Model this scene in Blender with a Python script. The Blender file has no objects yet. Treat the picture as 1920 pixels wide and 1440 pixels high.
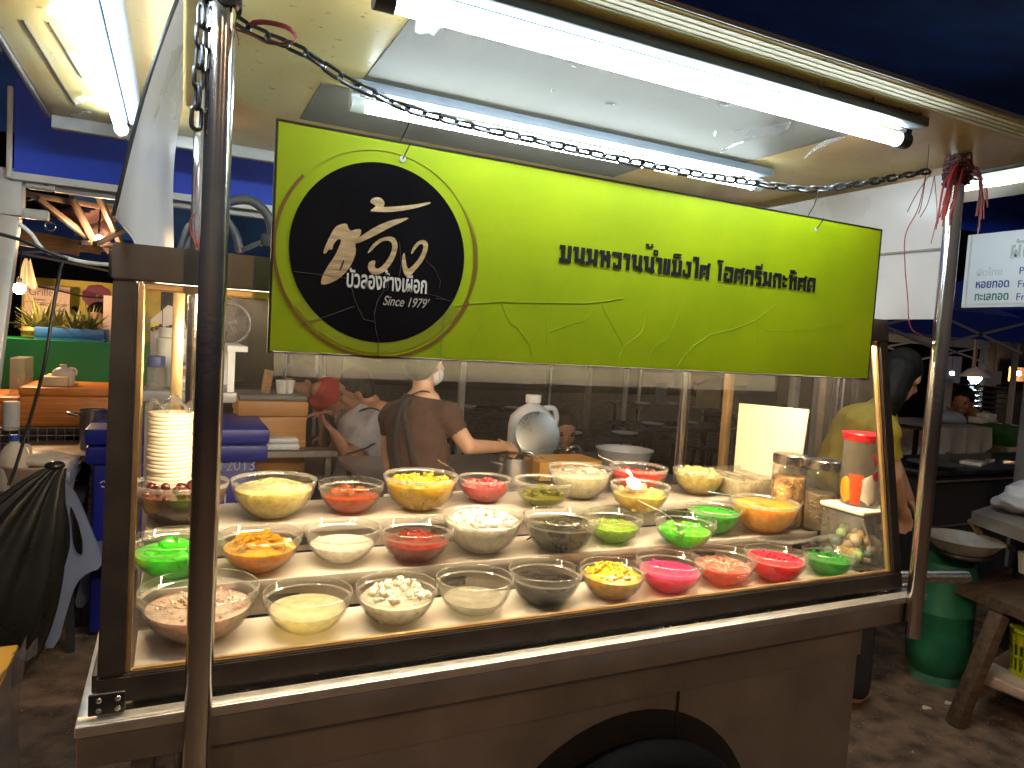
import bpy, bmesh, math, random
from mathutils import Vector, Matrix, Euler
from mathutils.geometry import tessellate_polygon
R = math.radians
rnd = random.Random(7)
SC = bpy.context.scene
COL = SC.collection
V = Vector

# ------------------------------------------------------------------ camera
YAW, PIT, ROL, FPX = R(25.762), R(3.536), R(3.491), 1315.15
CAM = V((0, -1.13, 1.45))
fw = V((math.sin(YAW)*math.cos(PIT), math.cos(YAW)*math.cos(PIT), -math.sin(PIT)))
rt0 = V((math.cos(YAW), -math.sin(YAW), 0)); up0 = rt0.cross(fw)
rt = math.cos(ROL)*rt0 + math.sin(ROL)*up0
up = -math.sin(ROL)*rt0 + math.cos(ROL)*up0
cd = bpy.data.cameras.new('camera'); cam = bpy.data.objects.new('camera', cd); COL.objects.link(cam)
M = Matrix((rt, up, -fw)).transposed().to_4x4(); M.translation = CAM
cam.matrix_world = M
cd.sensor_width = 36; cd.lens = FPX/1920*36; cd.clip_start = .02; cd.clip_end = 500
SC.camera = cam

# ------------------------------------------------------------------ night sky, exposure
wd = bpy.data.worlds.new('World'); SC.world = wd; wd.use_nodes = True
nt = wd.node_tree; bg = nt.nodes['Background']
sky = nt.nodes.new('ShaderNodeTexSky'); sky.sky_type = 'NISHITA'; sky.sun_disc = False
sky.sun_elevation = R(-3.0); sky.sun_rotation = R(200)
# night sky plus the dim warm glow of a town
glow = nt.nodes.new('ShaderNodeMix'); glow.data_type = 'RGBA'; glow.blend_type = 'ADD'; glow.inputs[0].default_value = 1
glow.inputs[7].default_value = (.20, .20, .24, 1)
nt.links.new(sky.outputs[0], glow.inputs[6]); nt.links.new(glow.outputs[2], bg.inputs[0]); bg.inputs[1].default_value = .12
SC.view_settings.view_transform = 'Standard'; SC.view_settings.look = 'None'
SC.view_settings.exposure = 0.68; SC.view_settings.gamma = 1
cy = SC.cycles
cy.max_bounces = 8; cy.diffuse_bounces = 3; cy.glossy_bounces = 4; cy.transmission_bounces = 6
cy.transparent_max_bounces = 40; cy.sample_clamp_indirect = 6; cy.caustics_reflective = False; cy.caustics_refractive = False
cy.use_denoising = True
try: cy.denoiser = 'OPENIMAGEDENOISE'
except Exception: pass

# ------------------------------------------------------------------ picture rays -> points of the place
def ray(px, py): return rt*((px-960)/FPX) - up*((py-720)/FPX) + fw
def WY(px, py, Y): d = ray(px, py); return CAM + d*((Y-CAM.y)/d.y)
def WX(px, py, X): d = ray(px, py); return CAM + d*((X-CAM.x)/d.x)
def WZ(px, py, Z): d = ray(px, py); return CAM + d*((Z-CAM.z)/d.z)

# ------------------------------------------------------------------ materials
def nodes(name):
    m = bpy.data.materials.new(name); m.use_nodes = True
    return m, m.node_tree, m.node_tree.nodes, m.node_tree.links
def pm(name, col, rough=.5, metal=0., var=.12, scale=14., bump=0., bscale=60., spec=.5, coat=0., emit=None, es=0., sss=0., streak=None, rvar=.1):
    m, t, N, L = nodes(name)
    p = N['Principled BSDF']
    tc = N.new('ShaderNodeTexCoord'); nz = N.new('ShaderNodeTexNoise')
    nz.inputs['Scale'].default_value = scale; nz.inputs['Detail'].default_value = 5
    src = tc.outputs['Object']
    if streak:
        mp = N.new('ShaderNodeMapping'); mp.inputs['Scale'].default_value = streak
        L.new(src, mp.inputs[0]); src = mp.outputs[0]
    L.new(src, nz.inputs['Vector'])
    cr = N.new('ShaderNodeValToRGB')
    a, b = max(0, 1-var), 1+var
    cr.color_ramp.elements[0].position = .3; cr.color_ramp.elements[1].position = .7
    cr.color_ramp.elements[0].color = (*[c*a for c in col], 1); cr.color_ramp.elements[1].color = (*[min(1, c*b) for c in col], 1)
    L.new(nz.outputs['Fac'], cr.inputs[0]); L.new(cr.outputs[0], p.inputs['Base Color'])
    mr = N.new('ShaderNodeMapRange'); mr.inputs['To Min'].default_value = max(.02, rough-rvar); mr.inputs['To Max'].default_value = min(1, rough+rvar)
    L.new(nz.outputs['Fac'], mr.inputs[0]); L.new(mr.outputs[0], p.inputs['Roughness'])
    p.inputs['Metallic'].default_value = metal; p.inputs['Specular IOR Level'].default_value = spec
    p.inputs['Coat Weight'].default_value = coat; p.inputs['Coat Roughness'].default_value = .08
    if sss:
        p.inputs['Subsurface Weight'].default_value = sss; p.inputs['Subsurface Radius'].default_value = (.02, .012, .008); p.inputs['Subsurface Scale'].default_value = .6
    if bump:
        n2 = N.new('ShaderNodeTexNoise'); n2.inputs['Scale'].default_value = bscale; n2.inputs['Detail'].default_value = 4
        L.new(src, n2.inputs['Vector'])
        bp = N.new('ShaderNodeBump'); bp.inputs['Strength'].default_value = bump; bp.inputs['Distance'].default_value = .01
        L.new(n2.outputs['Fac'], bp.inputs['Height']); L.new(bp.outputs[0], p.inputs['Normal'])
    if emit:
        p.inputs['Emission Color'].default_value = (*emit, 1); p.inputs['Emission Strength'].default_value = es
    return m
def emission(name, col, s):
    m, t, N, L = nodes(name); N.remove(N['Principled BSDF'])
    e = N.new('ShaderNodeEmission'); e.inputs[0].default_value = (*col, 1); e.inputs[1].default_value = s
    L.new(e.outputs[0], N['Material Output'].inputs[0]); return m
def clear(name, tint=(.97, .98, .97), refl=.9, ior=1.45, haze=0., hcol=(.8, .8, .8), rough=.01, edge=0.):
    '''thin clear sheet: transparent, with fresnel reflection and an optional milky share'''
    m, t, N, L = nodes(name); N.remove(N['Principled BSDF']); out = N['Material Output']
    tr = N.new('ShaderNodeBsdfTransparent'); tr.inputs[0].default_value = (*tint, 1)
    gl = N.new('ShaderNodeBsdfGlossy'); gl.inputs['Roughness'].default_value = rough
    f0 = ((ior-1)/(ior+1))**2
    fr = N.new('ShaderNodeLayerWeight'); fr.inputs[0].default_value = .5
    pw_ = N.new('ShaderNodeMath'); pw_.operation = 'POWER'; pw_.inputs[1].default_value = 5; L.new(fr.outputs['Facing'], pw_.inputs[0])
    mu = N.new('ShaderNodeMath'); mu.operation = 'MULTIPLY_ADD'; mu.inputs[1].default_value = refl*(1-f0); mu.inputs[2].default_value = refl*f0
    L.new(pw_.outputs[0], mu.inputs[0])
    base = tr.outputs[0]
    if haze or edge:
        df = N.new('ShaderNodeBsdfDiffuse'); df.inputs[0].default_value = (*hcol, 1)
        tl = N.new('ShaderNodeBsdfTranslucent'); tl.inputs[0].default_value = (*hcol, 1)
        md = N.new('ShaderNodeMixShader'); md.inputs[0].default_value = .45; L.new(df.outputs[0], md.inputs[1]); L.new(tl.outputs[0], md.inputs[2])
        mh = N.new('ShaderNodeMixShader')
        tc = N.new('ShaderNodeTexCoord'); nz = N.new('ShaderNodeTexNoise'); nz.inputs['Scale'].default_value = 9; nz.inputs['Detail'].default_value = 8
        L.new(tc.outputs['Object'], nz.inputs['Vector'])
        mr = N.new('ShaderNodeMapRange'); mr.inputs['From Min'].default_value = .35; mr.inputs['From Max'].default_value = .7
        mr.inputs['To Min'].default_value = haze*.7; mr.inputs['To Max'].default_value = haze*1.35; L.new(nz.outputs['Fac'], mr.inputs[0])
        fac = mr.outputs[0]
        if edge:
            lw = N.new('ShaderNodeLayerWeight'); lw.inputs[0].default_value = .25
            m2 = N.new('ShaderNodeMath'); m2.operation = 'MULTIPLY_ADD'; m2.inputs[1].default_value = edge
            L.new(lw.outputs['Facing'], m2.inputs[0]); L.new(fac, m2.inputs[2]); fac = m2.outputs[0]
        L.new(fac, mh.inputs[0]); L.new(base, mh.inputs[1]); L.new(md.outputs[0], mh.inputs[2]); base = mh.outputs[0]
    mx = N.new('ShaderNodeMixShader'); L.new(mu.outputs[0], mx.inputs[0]); L.new(base, mx.inputs[1]); L.new(gl.outputs[0], mx.inputs[2])
    L.new(mx.outputs[0], out.inputs[0]); return m
def syrup(name, col, thick=.6, var=.2, bump=.15, tint=None, coat=1.):
    '''food or syrup: part lit body, part see-through tinted liquid, wet surface'''
    m = pm(name, col, .22, 0, var*1.5, 75, bump, 70, .6, coat)
    t = m.node_tree; N = t.nodes; L = t.links; p = N['Principled BSDF']; out = N['Material Output']
    tl = N.new('ShaderNodeBsdfTranslucent'); tl.inputs[0].default_value = (*col, 1)
    p.inputs['Subsurface Weight'].default_value = .75; p.inputs['Subsurface Radius'].default_value = [.3+.7*c for c in col]; p.inputs['Subsurface Scale'].default_value = .035
    a = N.new('ShaderNodeMixShader'); a.inputs[0].default_value = .25; L.new(p.outputs[0], a.inputs[1]); L.new(tl.outputs[0], a.inputs[2])
    if thick < 1:
        tr = N.new('ShaderNodeBsdfTransparent'); tr.inputs[0].default_value = (*(tint or [min(1, .35+.65*c) for c in col]), 1)
        b = N.new('ShaderNodeMixShader'); b.inputs[0].default_value = thick; L.new(tr.outputs[0], b.inputs[1]); L.new(a.outputs[0], b.inputs[2]); a = b
    L.new(a.outputs[0], out.inputs[0]); return m

MT = {}
steel = pm('brushed_steel', (.58, .57, .55), .24, 1, .1, 40, .03, 200, streak=(1, 1, 40))
steel_d = pm('dull_steel', (.42, .38, .35), .38, .9, .18, 12, .04, 120)
pole_m = pm('polished_pole_steel', (.62, .60, .58), .17, 1, .08, 9, .02, 90, rvar=.06)
bronze = pm('brown_anodised_frame', (.06, .046, .037), .36, .4, .2, 18)
bronze_l = pm('gold_anodised_trim', (.62, .42, .2), .32, .85, .15, 18)
black_m = pm('black_plastic', (.012, .012, .013), .45, 0, .2)
rubber = pm('black_rubber', (.008, .008, .009), .85, 0, .3, 30, .2, spec=.2)
white_p = pm('white_painted_steel', (.62, .61, .58), .42, 0, .1, 9)
cream_foam = pm('cream_foam', (.78, .7, .55), .6, 0, .05)
white_pl = pm('white_plastic', (.74, .73, .7), .4, 0, .06)
glass_pane = clear('case_glass', (.97, .975, .965), .8, 1.4, .018, (.7, .66, .6))
glass_bowl = clear('bowl_glass', (.965, .965, .95), .95, 1.5, .01, (.8, .8, .75), .012, edge=.10)
glass_rim = clear('bowl_rim_glass', (.93, .94, .92), 1., 2.1, .16, (.95, .93, .85), .02, edge=.25)
reflection_m = clear('pane_reflection_haze', (.84, .85, .90), .5, 1.35, .075, (.55, .55, .6), .12)
pouch_m = clear('clear_plastic_bag', (.93, .93, .93), .9, 1.45, .1, (.8, .8, .82), .08, edge=.2)
frost_m = clear('frosted_plastic_tub', (.9, .88, .84), .5, 1.4, .22, (.8, .76, .7), .2, edge=.15)
tube_w = emission('cool_white_tube', (.80, .95, 1.0), 38)
led_w = emission('warm_white_led_strip', (1.0, .75, .46), 175)
bulb_w = emission('warm_bulb', (1.0, .62, .3), 520)
bulb_c = emission('cool_bulb', (.6, .85, 1.0), 90)

# ------------------------------------------------------------------ objects
def tag(o, label=None, cat=None, group=None, kind=None):
    if label: o['label'] = label
    if cat: o['category'] = cat
    if group: o['group'] = group
    if kind: o['kind'] = kind
    return o
def thing(name, label, cat, loc, group=None, kind=None):
    o = bpy.data.objects.new(name, None); o.empty_display_size = .05; COL.objects.link(o); o.location = V(loc)
    return tag(o, label, cat, group, kind)
def wloc(o):
    p = V((0, 0, 0))
    while o: p += o.location; o = o.parent
    return p
class MB:
    def __init__(s): s.b = bmesh.new()
    def _add(s, verts, faces):
        vs = [s.b.verts.new(v) for v in verts]
        for f in faces:
            try: s.b.faces.new([vs[i] for i in f])
            except ValueError: pass
        return s
    def box(s, c, size, rot=None, bev=0., seg=2):
        c = V(c); h = [x/2 for x in size]; t = bmesh.new(); bmesh.ops.create_cube(t, size=1)
        for v in t.verts: v.co = V((v.co.x*size[0], v.co.y*size[1], v.co.z*size[2]))
        if bev: bmesh.ops.bevel(t, geom=list(t.edges), offset=min(bev, min(h)*.9), segments=seg, affect='EDGES', profile=.5)
        mt = (rot.to_matrix() if isinstance(rot, Euler) else rot) if rot else None
        for v in t.verts: v.co = (mt @ v.co if mt else v.co) + c
        return s.merge(t)
    def merge(s, t):
        t.verts.index_update()
        s._add([v.co.copy() for v in t.verts], [[v.index for v in f.verts] for f in t.faces]); t.free(); return s
    def span(s, a, b, bev=0.):
        a, b = V(a), V(b); return s.box((a+b)/2, [abs(x) for x in (b-a)], None, bev)
    def bar(s, p, q, w, h, bev=0., upv=(0, 0, 1)):
        p, q = V(p), V(q); d = q-p; z = d.normalized(); u = V(upv)
        if abs(z.dot(u)) > .98: u = V((0, 1, 0))
        x = u.cross(z).normalized(); y = z.cross(x)
        return s.box((p+q)/2, (w, h, d.length), Matrix((x, y, z)).transposed(), bev)
    def tube(s, pts, r, n=10, cap=True, closed=False, flat=1.):
        pts = [V(p) for p in pts]; rs = r if isinstance(r, (list, tuple)) else [r]*len(pts)
        k = len(pts); prev = None; rings = []
        for i, p in enumerate(pts):
            a = pts[(i-1) % k] if closed else pts[max(i-1, 0)]; b = pts[(i+1) % k] if closed else pts[min(i+1, k-1)]
            d = (b-a).normalized() if (b-a).length > 1e-9 else V((0, 0, 1))
            if prev is None:
                u = V((0, 0, 1)) if abs(d.z) < .9 else V((1, 0, 0)); x = u.cross(d).normalized()
            else: x = (prev - d*prev.dot(d)); x = x.normalized() if x.length > 1e-6 else V((1, 0, 0))
            prev = x; y = d.cross(x)
            rings.append([s.b.verts.new(p + (x*math.cos(2*math.pi*j/n)+y*math.sin(2*math.pi*j/n)*flat)*rs[i]) for j in range(n)])
        for i in range(k if closed else k-1):
            A, B = rings[i], rings[(i+1) % k]
            for j in range(n): s.b.faces.new((A[j], A[(j+1) % n], B[(j+1) % n], B[j]))
        if cap and not closed: s.b.faces.new(rings[0][::-1]); s.b.faces.new(rings[-1])
        return s
    def lathe(s, prof, c, n=32, axis=(0, 0, 1), sx=1., sy=1.):
        c = V(c); q = V((0, 0, 1)).rotation_difference(V(axis)); rings = []
        for (r, z) in prof:
            if r < 1e-6: rings.append([s.b.verts.new(c + q @ V((0, 0, z)))])
            else: rings.append([s.b.verts.new(c + q @ V((r*sx*math.cos(2*math.pi*j/n), r*sy*math.sin(2*math.pi*j/n), z))) for j in range(n)])
        for A, B in zip(rings, rings[1:]):
            for j in range(n):
                a = A[j % len(A)], A[(j+1) % len(A)]; b = B[j % len(B)], B[(j+1) % len(B)]
                f = [a[0]]; 
                if len(A) > 1: f.append(a[1])
                if len(B) > 1: f.append(b[1])
                f.append(b[0])
                if len(set(f)) >= 3:
                    try: s.b.faces.new(f)
                    except ValueError: pass
        return s
    def ell(s, c, r, rot=None, u=14, v=10):
        t = bmesh.new(); bmesh.ops.create_uvsphere(t, u_segments=u, v_segments=v, radius=1)
        r = (r, r, r) if not isinstance(r, (tuple, list)) else r
        for w in t.verts:
            p = V((w.co.x*r[0], w.co.y*r[1], w.co.z*r[2])); w.co = (rot @ p if rot else p) + V(c)
        return s.merge(t)
    def caps(s, p, q, r1, r2, n=12):
        p, q = V(p), V(q); s.ell(p, r1, None, n, 8); s.ell(q, r2, None, n, 8)
        if (q-p).length > 1e-5: s.tube([p, q], [r1, r2], n)
        return s
    def quad(s, a, b, c, d): return s._add([V(a), V(b), V(c), V(d)], [(0, 1, 2, 3)])
    def prism(s, pts, d):
        '''polygon points (world) pushed by vector d'''
        pts = [V(p) for p in pts]; n = len(pts); d = V(d)
        return s._add(pts + [p+d for p in pts], [tuple(range(n))[::-1], tuple(range(n, 2*n))] + [(i, (i+1) % n, n+(i+1) % n, n+i) for i in range(n)])
    def cloth(s, f, nu, nv, th=.003):
        g = [[V(f(i/nu, j/nv)) for j in range(nv+1)] for i in range(nu+1)]
        vs = [p for row in g for p in row]; w = nv+1
        fc = [(i*w+j, (i+1)*w+j, (i+1)*w+j+1, i*w+j+1) for i in range(nu) for j in range(nv)]
        t = bmesh.new(); bv = [t.verts.new(p) for p in vs]
        for q in fc: t.faces.new([bv[i] for i in q])
        if th:
            t.normal_update(); bmesh.ops.solidify(t, geom=list(t.faces), thickness=th)
        return s.merge(t)
    def build(s, name, mat, parent=None, smooth=True, loc=None, angle=40):
        bmesh.ops.recalc_face_normals(s.b, faces=list(s.b.faces))
        me = bpy.data.meshes.new(name); s.b.to_mesh(me); s.b.free()
        return link(me, name, mat, parent, smooth, loc, angle)
def link(me, name, mat, parent=None, smooth=True, loc=None, angle=40):
    o = bpy.data.objects.new(name, me); COL.objects.link(o)
    if mat: me.materials.clear(); me.materials.append(mat)
    if parent: off = wloc(parent); o.parent = parent
    else:
        if loc is None:
            xs = [v.co for v in me.vertices]
            loc = V((sum(min(v[i] for v in xs)+max(v[i] for v in xs) for _ in [0])/2 if i < 2 else min(v[2] for v in xs) for i in range(3)))
        off = V(loc); o.location = off
    me.transform(Matrix.Translation(-off))
    if smooth and len(me.polygons):
        me.polygons.foreach_set('use_smooth', [True]*len(me.polygons))
        bm = bmesh.new(); bm.from_mesh(me)
        for e in bm.edges:
            if len(e.link_faces) == 2 and e.calc_face_angle(0) > R(angle): e.smooth = False
        bm.to_mesh(me); bm.free()
    return o
def evalmesh(o):
    dg = bpy.context.evaluated_depsgraph_get(); me = bpy.data.meshes.new_from_object(o.evaluated_get(dg)); return me
def melt(mb, vox, smooth=3):
    '''fuse overlapping solids into one continuous skin'''
    me = bpy.data.meshes.new('tmp'); bmesh.ops.recalc_face_normals(mb.b, faces=list(mb.b.faces)); mb.b.to_mesh(me); mb.b.free()
    o = bpy.data.objects.new('tmp', me); COL.objects.link(o)
    md = o.modifiers.new('r', 'REMESH'); md.mode = 'VOXEL'; md.voxel_size = vox
    if smooth: sm = o.modifiers.new('s', 'SMOOTH'); sm.iterations = smooth; sm.factor = .5
    bpy.context.view_layer.update(); r = evalmesh(o)
    bpy.data.objects.remove(o); bpy.data.meshes.remove(me); return r
def textmesh(s, bold=0., depth=.001, shear=0., spacing=1.):
    c = bpy.data.curves.new('t', 'FONT'); c.body = s; c.extrude = depth/2; c.offset = bold; c.size = 1; c.shear = shear; c.space_character = spacing
    o = bpy.data.objects.new('t', c); COL.objects.link(o); bpy.context.view_layer.update(); me = evalmesh(o)
    bpy.data.objects.remove(o); bpy.data.curves.remove(c); return me
def text(name, s, a, b, h, mat, parent, bold=0., nrm=(0, -1, 0), shear=0., fit=True, depth=.001, xs=1.):
    '''lettering standing upright from point a to point b (left and right ends of the base line), h high'''
    me = textmesh(s, bold, depth/h*1.0, shear); a, b = V(a), V(b); x = (b-a).normalized(); n = V(nrm).normalized(); y = n.cross(x).normalized()
    co = [v.co for v in me.vertices]
    x0, x1 = min(v.x for v in co), max(v.x for v in co); y0, y1 = min(v.y for v in co), max(v.y for v in co)
    kx = (b-a).length/(x1-x0); ky = h/(y1-y0)
    for v in me.vertices: v.co = a + x*((v.co.x-x0)*kx) + y*((v.co.y-y0)*ky) + n*(v.co.z*h)
    return link(me, name, mat, parent, False)
def copy_of(o, label=None, loc=None, scale=None):
    c = o.copy(); COL.objects.link(c)
    if label: c['label'] = label
    if loc is not None: c.location = V(loc)
    if scale is not None: c.scale = scale if isinstance(scale, (tuple, list, Vector)) else (scale,)*3
    for ch in o.children:
        k = ch.copy(); COL.objects.link(k); k.parent = c
        for g in ch.children: q = g.copy(); COL.objects.link(q); q.parent = k
    return c

# ================================================================== setting
asphalt = pm('gravelly_asphalt', (.17, .115, .08), .85, 0, .65, 11, .9, 70)
MB().span((-60, -40, -.3), (60, 80, 0)).build('ground', asphalt, None, False); tag(bpy.data.objects['ground'], kind='structure')
gm = pm('pale_gravel', (.3, .22, .16), .8, 0, .5, 5)
b = MB()
for i in range(5200):
    if i < 3600: x, y = rnd.uniform(-1.3, .9), rnd.uniform(-.4, 3.2)
    else: x, y = rnd.uniform(1.7, 4.2), rnd.uniform(-.7, 1.6)
    r = rnd.uniform(.002, .0055)*(1 if i % 9 else 1.7); a = rnd.random()*6
    p = [V((x+r*math.cos(a+k*1.57)*rnd.uniform(.6, 1.2), y+r*math.sin(a+k*1.57)*rnd.uniform(.6, 1.2), .0004)) for k in range(4)]
    t = V((x, y, r*rnd.uniform(.5, 1.1)))
    b._add(p+[t], [(0, 1, 4), (1, 2, 4), (2, 3, 4), (3, 0, 4)])
tag(b.build('gravel', gm, None, False), 'loose pale grit scattered over the dark asphalt', 'gravel', kind='stuff')

# ================================================================== the cart
CZ = .858; XL, XR = -.112, 1.765
cart = thing('dessert_cart', 'brown steel dessert cart on wheels with four canopy poles and a cream canopy', 'food cart', (.82, .4, 0))
body_m = pm('brown_stainless_body', (.245, .215, .195), .42, .35, .3, 5, .05, 60)
b = MB(); b.span((XL, 0, CZ-.008), (XR, .92, CZ)).build('counter_top', steel, cart)
b = MB(); b.span((XL, -.001, CZ-.063), (XR, .012, CZ-.0085), .004); b.span((XL, .0125, CZ-.063), (XL+.012, .92, CZ-.0085), .003); b.span((XR-.012, .0125, CZ-.1), (XR, .92, CZ-.0085), .003)
b.build('apron', body_m, cart)
b = MB(); b.span((XL-.002, -.009, CZ-.011), (XR+.002, -.0012, CZ+.006), .0025); b.span((XL-.002, -.001, CZ+.0005), (XR+.002, .024, CZ+.006), .002); b.span((XL-.002, .0205, CZ+.0005), (XL+.03, .9, CZ+.006), .002); b.build('rim_strip', pm('satin_steel_rim', (.62, .58, .54), .36, .75, .1, 30), cart)
bod = MB().span((.055, .05, .30), (1.6, .86, CZ-.02), .004).build('body_panel', body_m, cart)
b = MB(); b.span((.06, .042, .705), (1.6, .0485, .79), .001); b.build('upper_band', body_m, cart)
for x in (.10, 1.02): MB().span((x, .0455, .32), (x+.004, .0495, .70)).build('panel_seam', black_m, cart, False)
for (x, y) in ((-.03, .1), (-.03, .8)):
    MB().bar((x, y, 0), (x, y, CZ-.07), .03, .03).build('leg', body_m, cart)
MB().bar((1.56, .12, 0), (1.56, .12, .3), .03, .03).build('leg', body_m, cart)
MB().bar((1.56, .8, 0), (1.56, .8, .3), .03, .03).build('leg', body_m, cart)
def torus(b, c, Rr, r, axis=1, n=48, m=12):
    pts = [V(c)+(V((math.cos(t), 0, math.sin(t))) if axis == 1 else V((math.cos(t), math.sin(t), 0)))*Rr for t in [2*math.pi*i/n for i in range(n)]]
    return b.tube(pts, r, m, closed=True)
for y in (.005, .9):
    wh = MB(); torus(wh, (.90, y, .306), .29, .037); wo = wh.build('wheel', rubber, cart)
    w2 = MB(); torus(w2, (.90, y, .306), .245, .016); w2.tube([(.90, y-.03, .306), (.90, y+.03, .306)], .03, 14)
    for k in range(16):
        a = k*math.pi/8; w2.tube([(.9, y, .306), (.9+.24*math.cos(a), y, .306+.24*math.sin(a))], .003, 5)
    w2.build('rim', steel_d, wo)
# dark arch cut above the wheel
b = MB()
pts = [V((.9+.37*math.cos(t), .0495, .306+.37*math.sin(t))) for t in [math.pi*i/24 for i in range(25)]]
b.prism(pts, (0, -.003, 0)); b.build('wheel_arch', pm('soot_black_arch', (.012, .011, .011), .8, 0, .3, 30), cart, False)
b = MB(); b.tube([(1.70, .12, .872), (2.0, .035, .872)], .0165, 16); b.span((1.72, .05, .859), (1.755, .1, .868), .003); b.build('handle', steel, cart)
b = MB(); b.span((1.766, .06, .845), (1.80, .12, .862), .003); b.build('handle_bracket', steel_d, cart)
PX = ((.046, 0, .0), (1.70, 0, .0), (.046, .92, 0), (1.70, .92, 0))
CANZ = 1.965
for i, (x, y, z) in enumerate(PX):
    z0 = (.42, .766, .2, .2)[i]
    b = MB(); b.tube([(x, y-.021 if i < 2 else y, z0), (x, y-.021 if i < 2 else y, CANZ+.02)], .0195, 28); b.build('pole', pole_m, cart)

# canopy: corrugated plastic sheet stained yellow
m, t, N, L = nodes('stained_canopy_sheet'); p = N['Principled BSDF']
tc = N.new('ShaderNodeTexCoord'); nz = N.new('ShaderNodeTexNoise'); nz.inputs['Scale'].default_value = 2.2; nz.inputs['Detail'].default_value = 7; nz.inputs['Distortion'].default_value = .6
L.new(tc.outputs['Object'], nz.inputs['Vector']); cr = N.new('ShaderNodeValToRGB'); e = cr.color_ramp.elements
e[0].position = .32; e[0].color = (.60, .33, .10, 1); e[1].position = .72; e[1].color = (.76, .66, .36, 1)
x = e.new(.5); x.color = (.72, .55, .22, 1)
L.new(nz.outputs['Fac'], cr.inputs[0])
n2 = N.new('ShaderNodeTexNoise'); n2.inputs['Scale'].default_value = 55; n2.inputs['Detail'].default_value = 6; L.new(tc.outputs['Object'], n2.inputs['Vector'])
c2 = N.new('ShaderNodeValToRGB'); c2.color_ramp.elements[0].position = .27; c2.color_ramp.elements[1].position = .36; c2.color_ramp.elements[0].color = (.25, .17, .1, 1); c2.color_ramp.elements[1].color = (1, 1, 1, 1)
L.new(n2.outputs['Fac'], c2.inputs[0]); mxx = N.new('ShaderNodeMix'); mxx.data_type = 'RGBA'; mxx.blend_type = 'MULTIPLY'; mxx.inputs[0].default_value = .7
L.new(cr.outputs[0], mxx.inputs[6]); L.new(c2.outputs[0], mxx.inputs[7]); L.new(mxx.outputs[2], p.inputs['Base Color'])
p.inputs['Roughness'].default_value = .33; p.inputs['Specular IOR Level'].default_value = .45
wv = N.new('ShaderNodeTexWave'); wv.bands_direction = 'Y'; wv.inputs['Scale'].default_value = 60; wv.inputs['Distortion'].default_value = .3; L.new(tc.outputs['Object'], wv.inputs['Vector'])
bp = N.new('ShaderNodeBump'); bp.inputs['Strength'].default_value = .12; bp.inputs['Distance'].default_value = .004; L.new(wv.outputs['Fac'], bp.inputs['Height']); L.new(bp.outputs[0], p.inputs['Normal'])
can_m = m
cx0, cx1, cy0, cy1 = -.31, 1.872, -.235, 1.09
can = MB().span((cx0, cy0, CANZ), (cx1, cy1, CANZ+.006), .001).build('canopy', can_m, cart)
b = MB()
for y in (cy0+.008, cy0+.022, cy0+.036, cy0+.05): b.span((cx0+.02, y, CANZ-.0015), (cx1-.02, y+.010, CANZ-.0005))
b.build('edge_rib', pm('ribbed_canopy_edge', (.52, .48, .36), .7, 0, .1, spec=.1), can, False)
b = MB(); b.span((cx0-.012, cy0-.006, CANZ-.008), (cx0-.001, cy1+.01, CANZ+.035), .002); b.span((cx1+.001, cy0-.006, CANZ-.008), (cx1+.012, cy1+.01, CANZ+.035), .002)
b.span((cx0-.012, cy0-.010, CANZ-.001), (cx1+.012, cy0-.0065, CANZ+.007), .001)
b.build('edge_trim', pm('dark_canopy_trim', (.07, .065, .065), .45, .3, .2), can)
b = MB(); b.span((cx0, cy1+.011, CANZ-.03), (cx1, cy1+.035, CANZ+.03), .003); b.build('rear_beam', pm('grey_beam', (.4, .39, .38), .5, .3, .15), can)
# sheets of reflective foil taped under the roof, torn tape
foil = pm('ribbed_foil', (.15, .135, .11), .6, .1, .25, 3, spec=.3)
t = foil.node_tree; N = t.nodes; L = t.links
wv = N.new('ShaderNodeTexWave'); wv.bands_direction = 'Y'; wv.inputs['Scale'].default_value = 70; wv.inputs['Distortion'].default_value = .4; tc = N.new('ShaderNodeTexCoord'); L.new(tc.outputs['Object'], wv.inputs['Vector'])
bp = N.new('ShaderNodeBump'); bp.inputs['Strength'].default_value = .35; bp.inputs['Distance'].default_value = .004; L.new(wv.outputs['Fac'], bp.inputs['Height']); L.new(bp.outputs[0], N['Principled BSDF'].inputs['Normal'])
MB().span((.33, -.02, CANZ-.0035), (1.36, .345, CANZ-.0008)).build('foil_sheet', foil, can, False)
MB().span((.26, .41, CANZ-.0035), (1.18, .70, CANZ-.0008)).build('foil_sheet', foil, can, False)
tape = clear('torn_tape', (.9, .9, .9), .8, 1.5, .25, (.9, .9, .9), .15)
b = MB()
def scrap(x, y, w, h, a, drop=.02):
    c, s = math.cos(a), math.sin(a); P = lambda u, v, z: (x+u*c-v*s, y+u*s+v*c, CANZ-z)
    b.cloth(lambda u, v: P((u-.5)*w*(1-.5*v), v*h, .004+drop*v*v+min(.006, drop)*math.sin(5*u+7*v)*.6), 4, 4, .0004)
scrap(1.22, .06, .10, .14, .9, .05); scrap(1.36, .02, .03, .09, .4, .04); scrap(.36, -.03, .07, .04, .2)
for i in range(9): scrap(rnd.uniform(.5, 1.5), rnd.uniform(-.17, -.13), rnd.uniform(.015, .05), .03, rnd.uniform(-.6, .6), .02)
for i in range(12): scrap(rnd.uniform(.35, 1.25), rnd.uniform(.0, .2), rnd.uniform(.01, .05), rnd.uniform(.003, .008), rnd.uniform(-1, 1), .001)
for i in range(5): scrap(rnd.uniform(-.28, -.12), rnd.uniform(.3, 1.0), rnd.uniform(.03, .08), rnd.uniform(.02, .1), rnd.uniform(0, 3), .012)
tp = b.build('torn_tape', tape, can); tp['kind'] = 'stuff'
b = MB()
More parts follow.
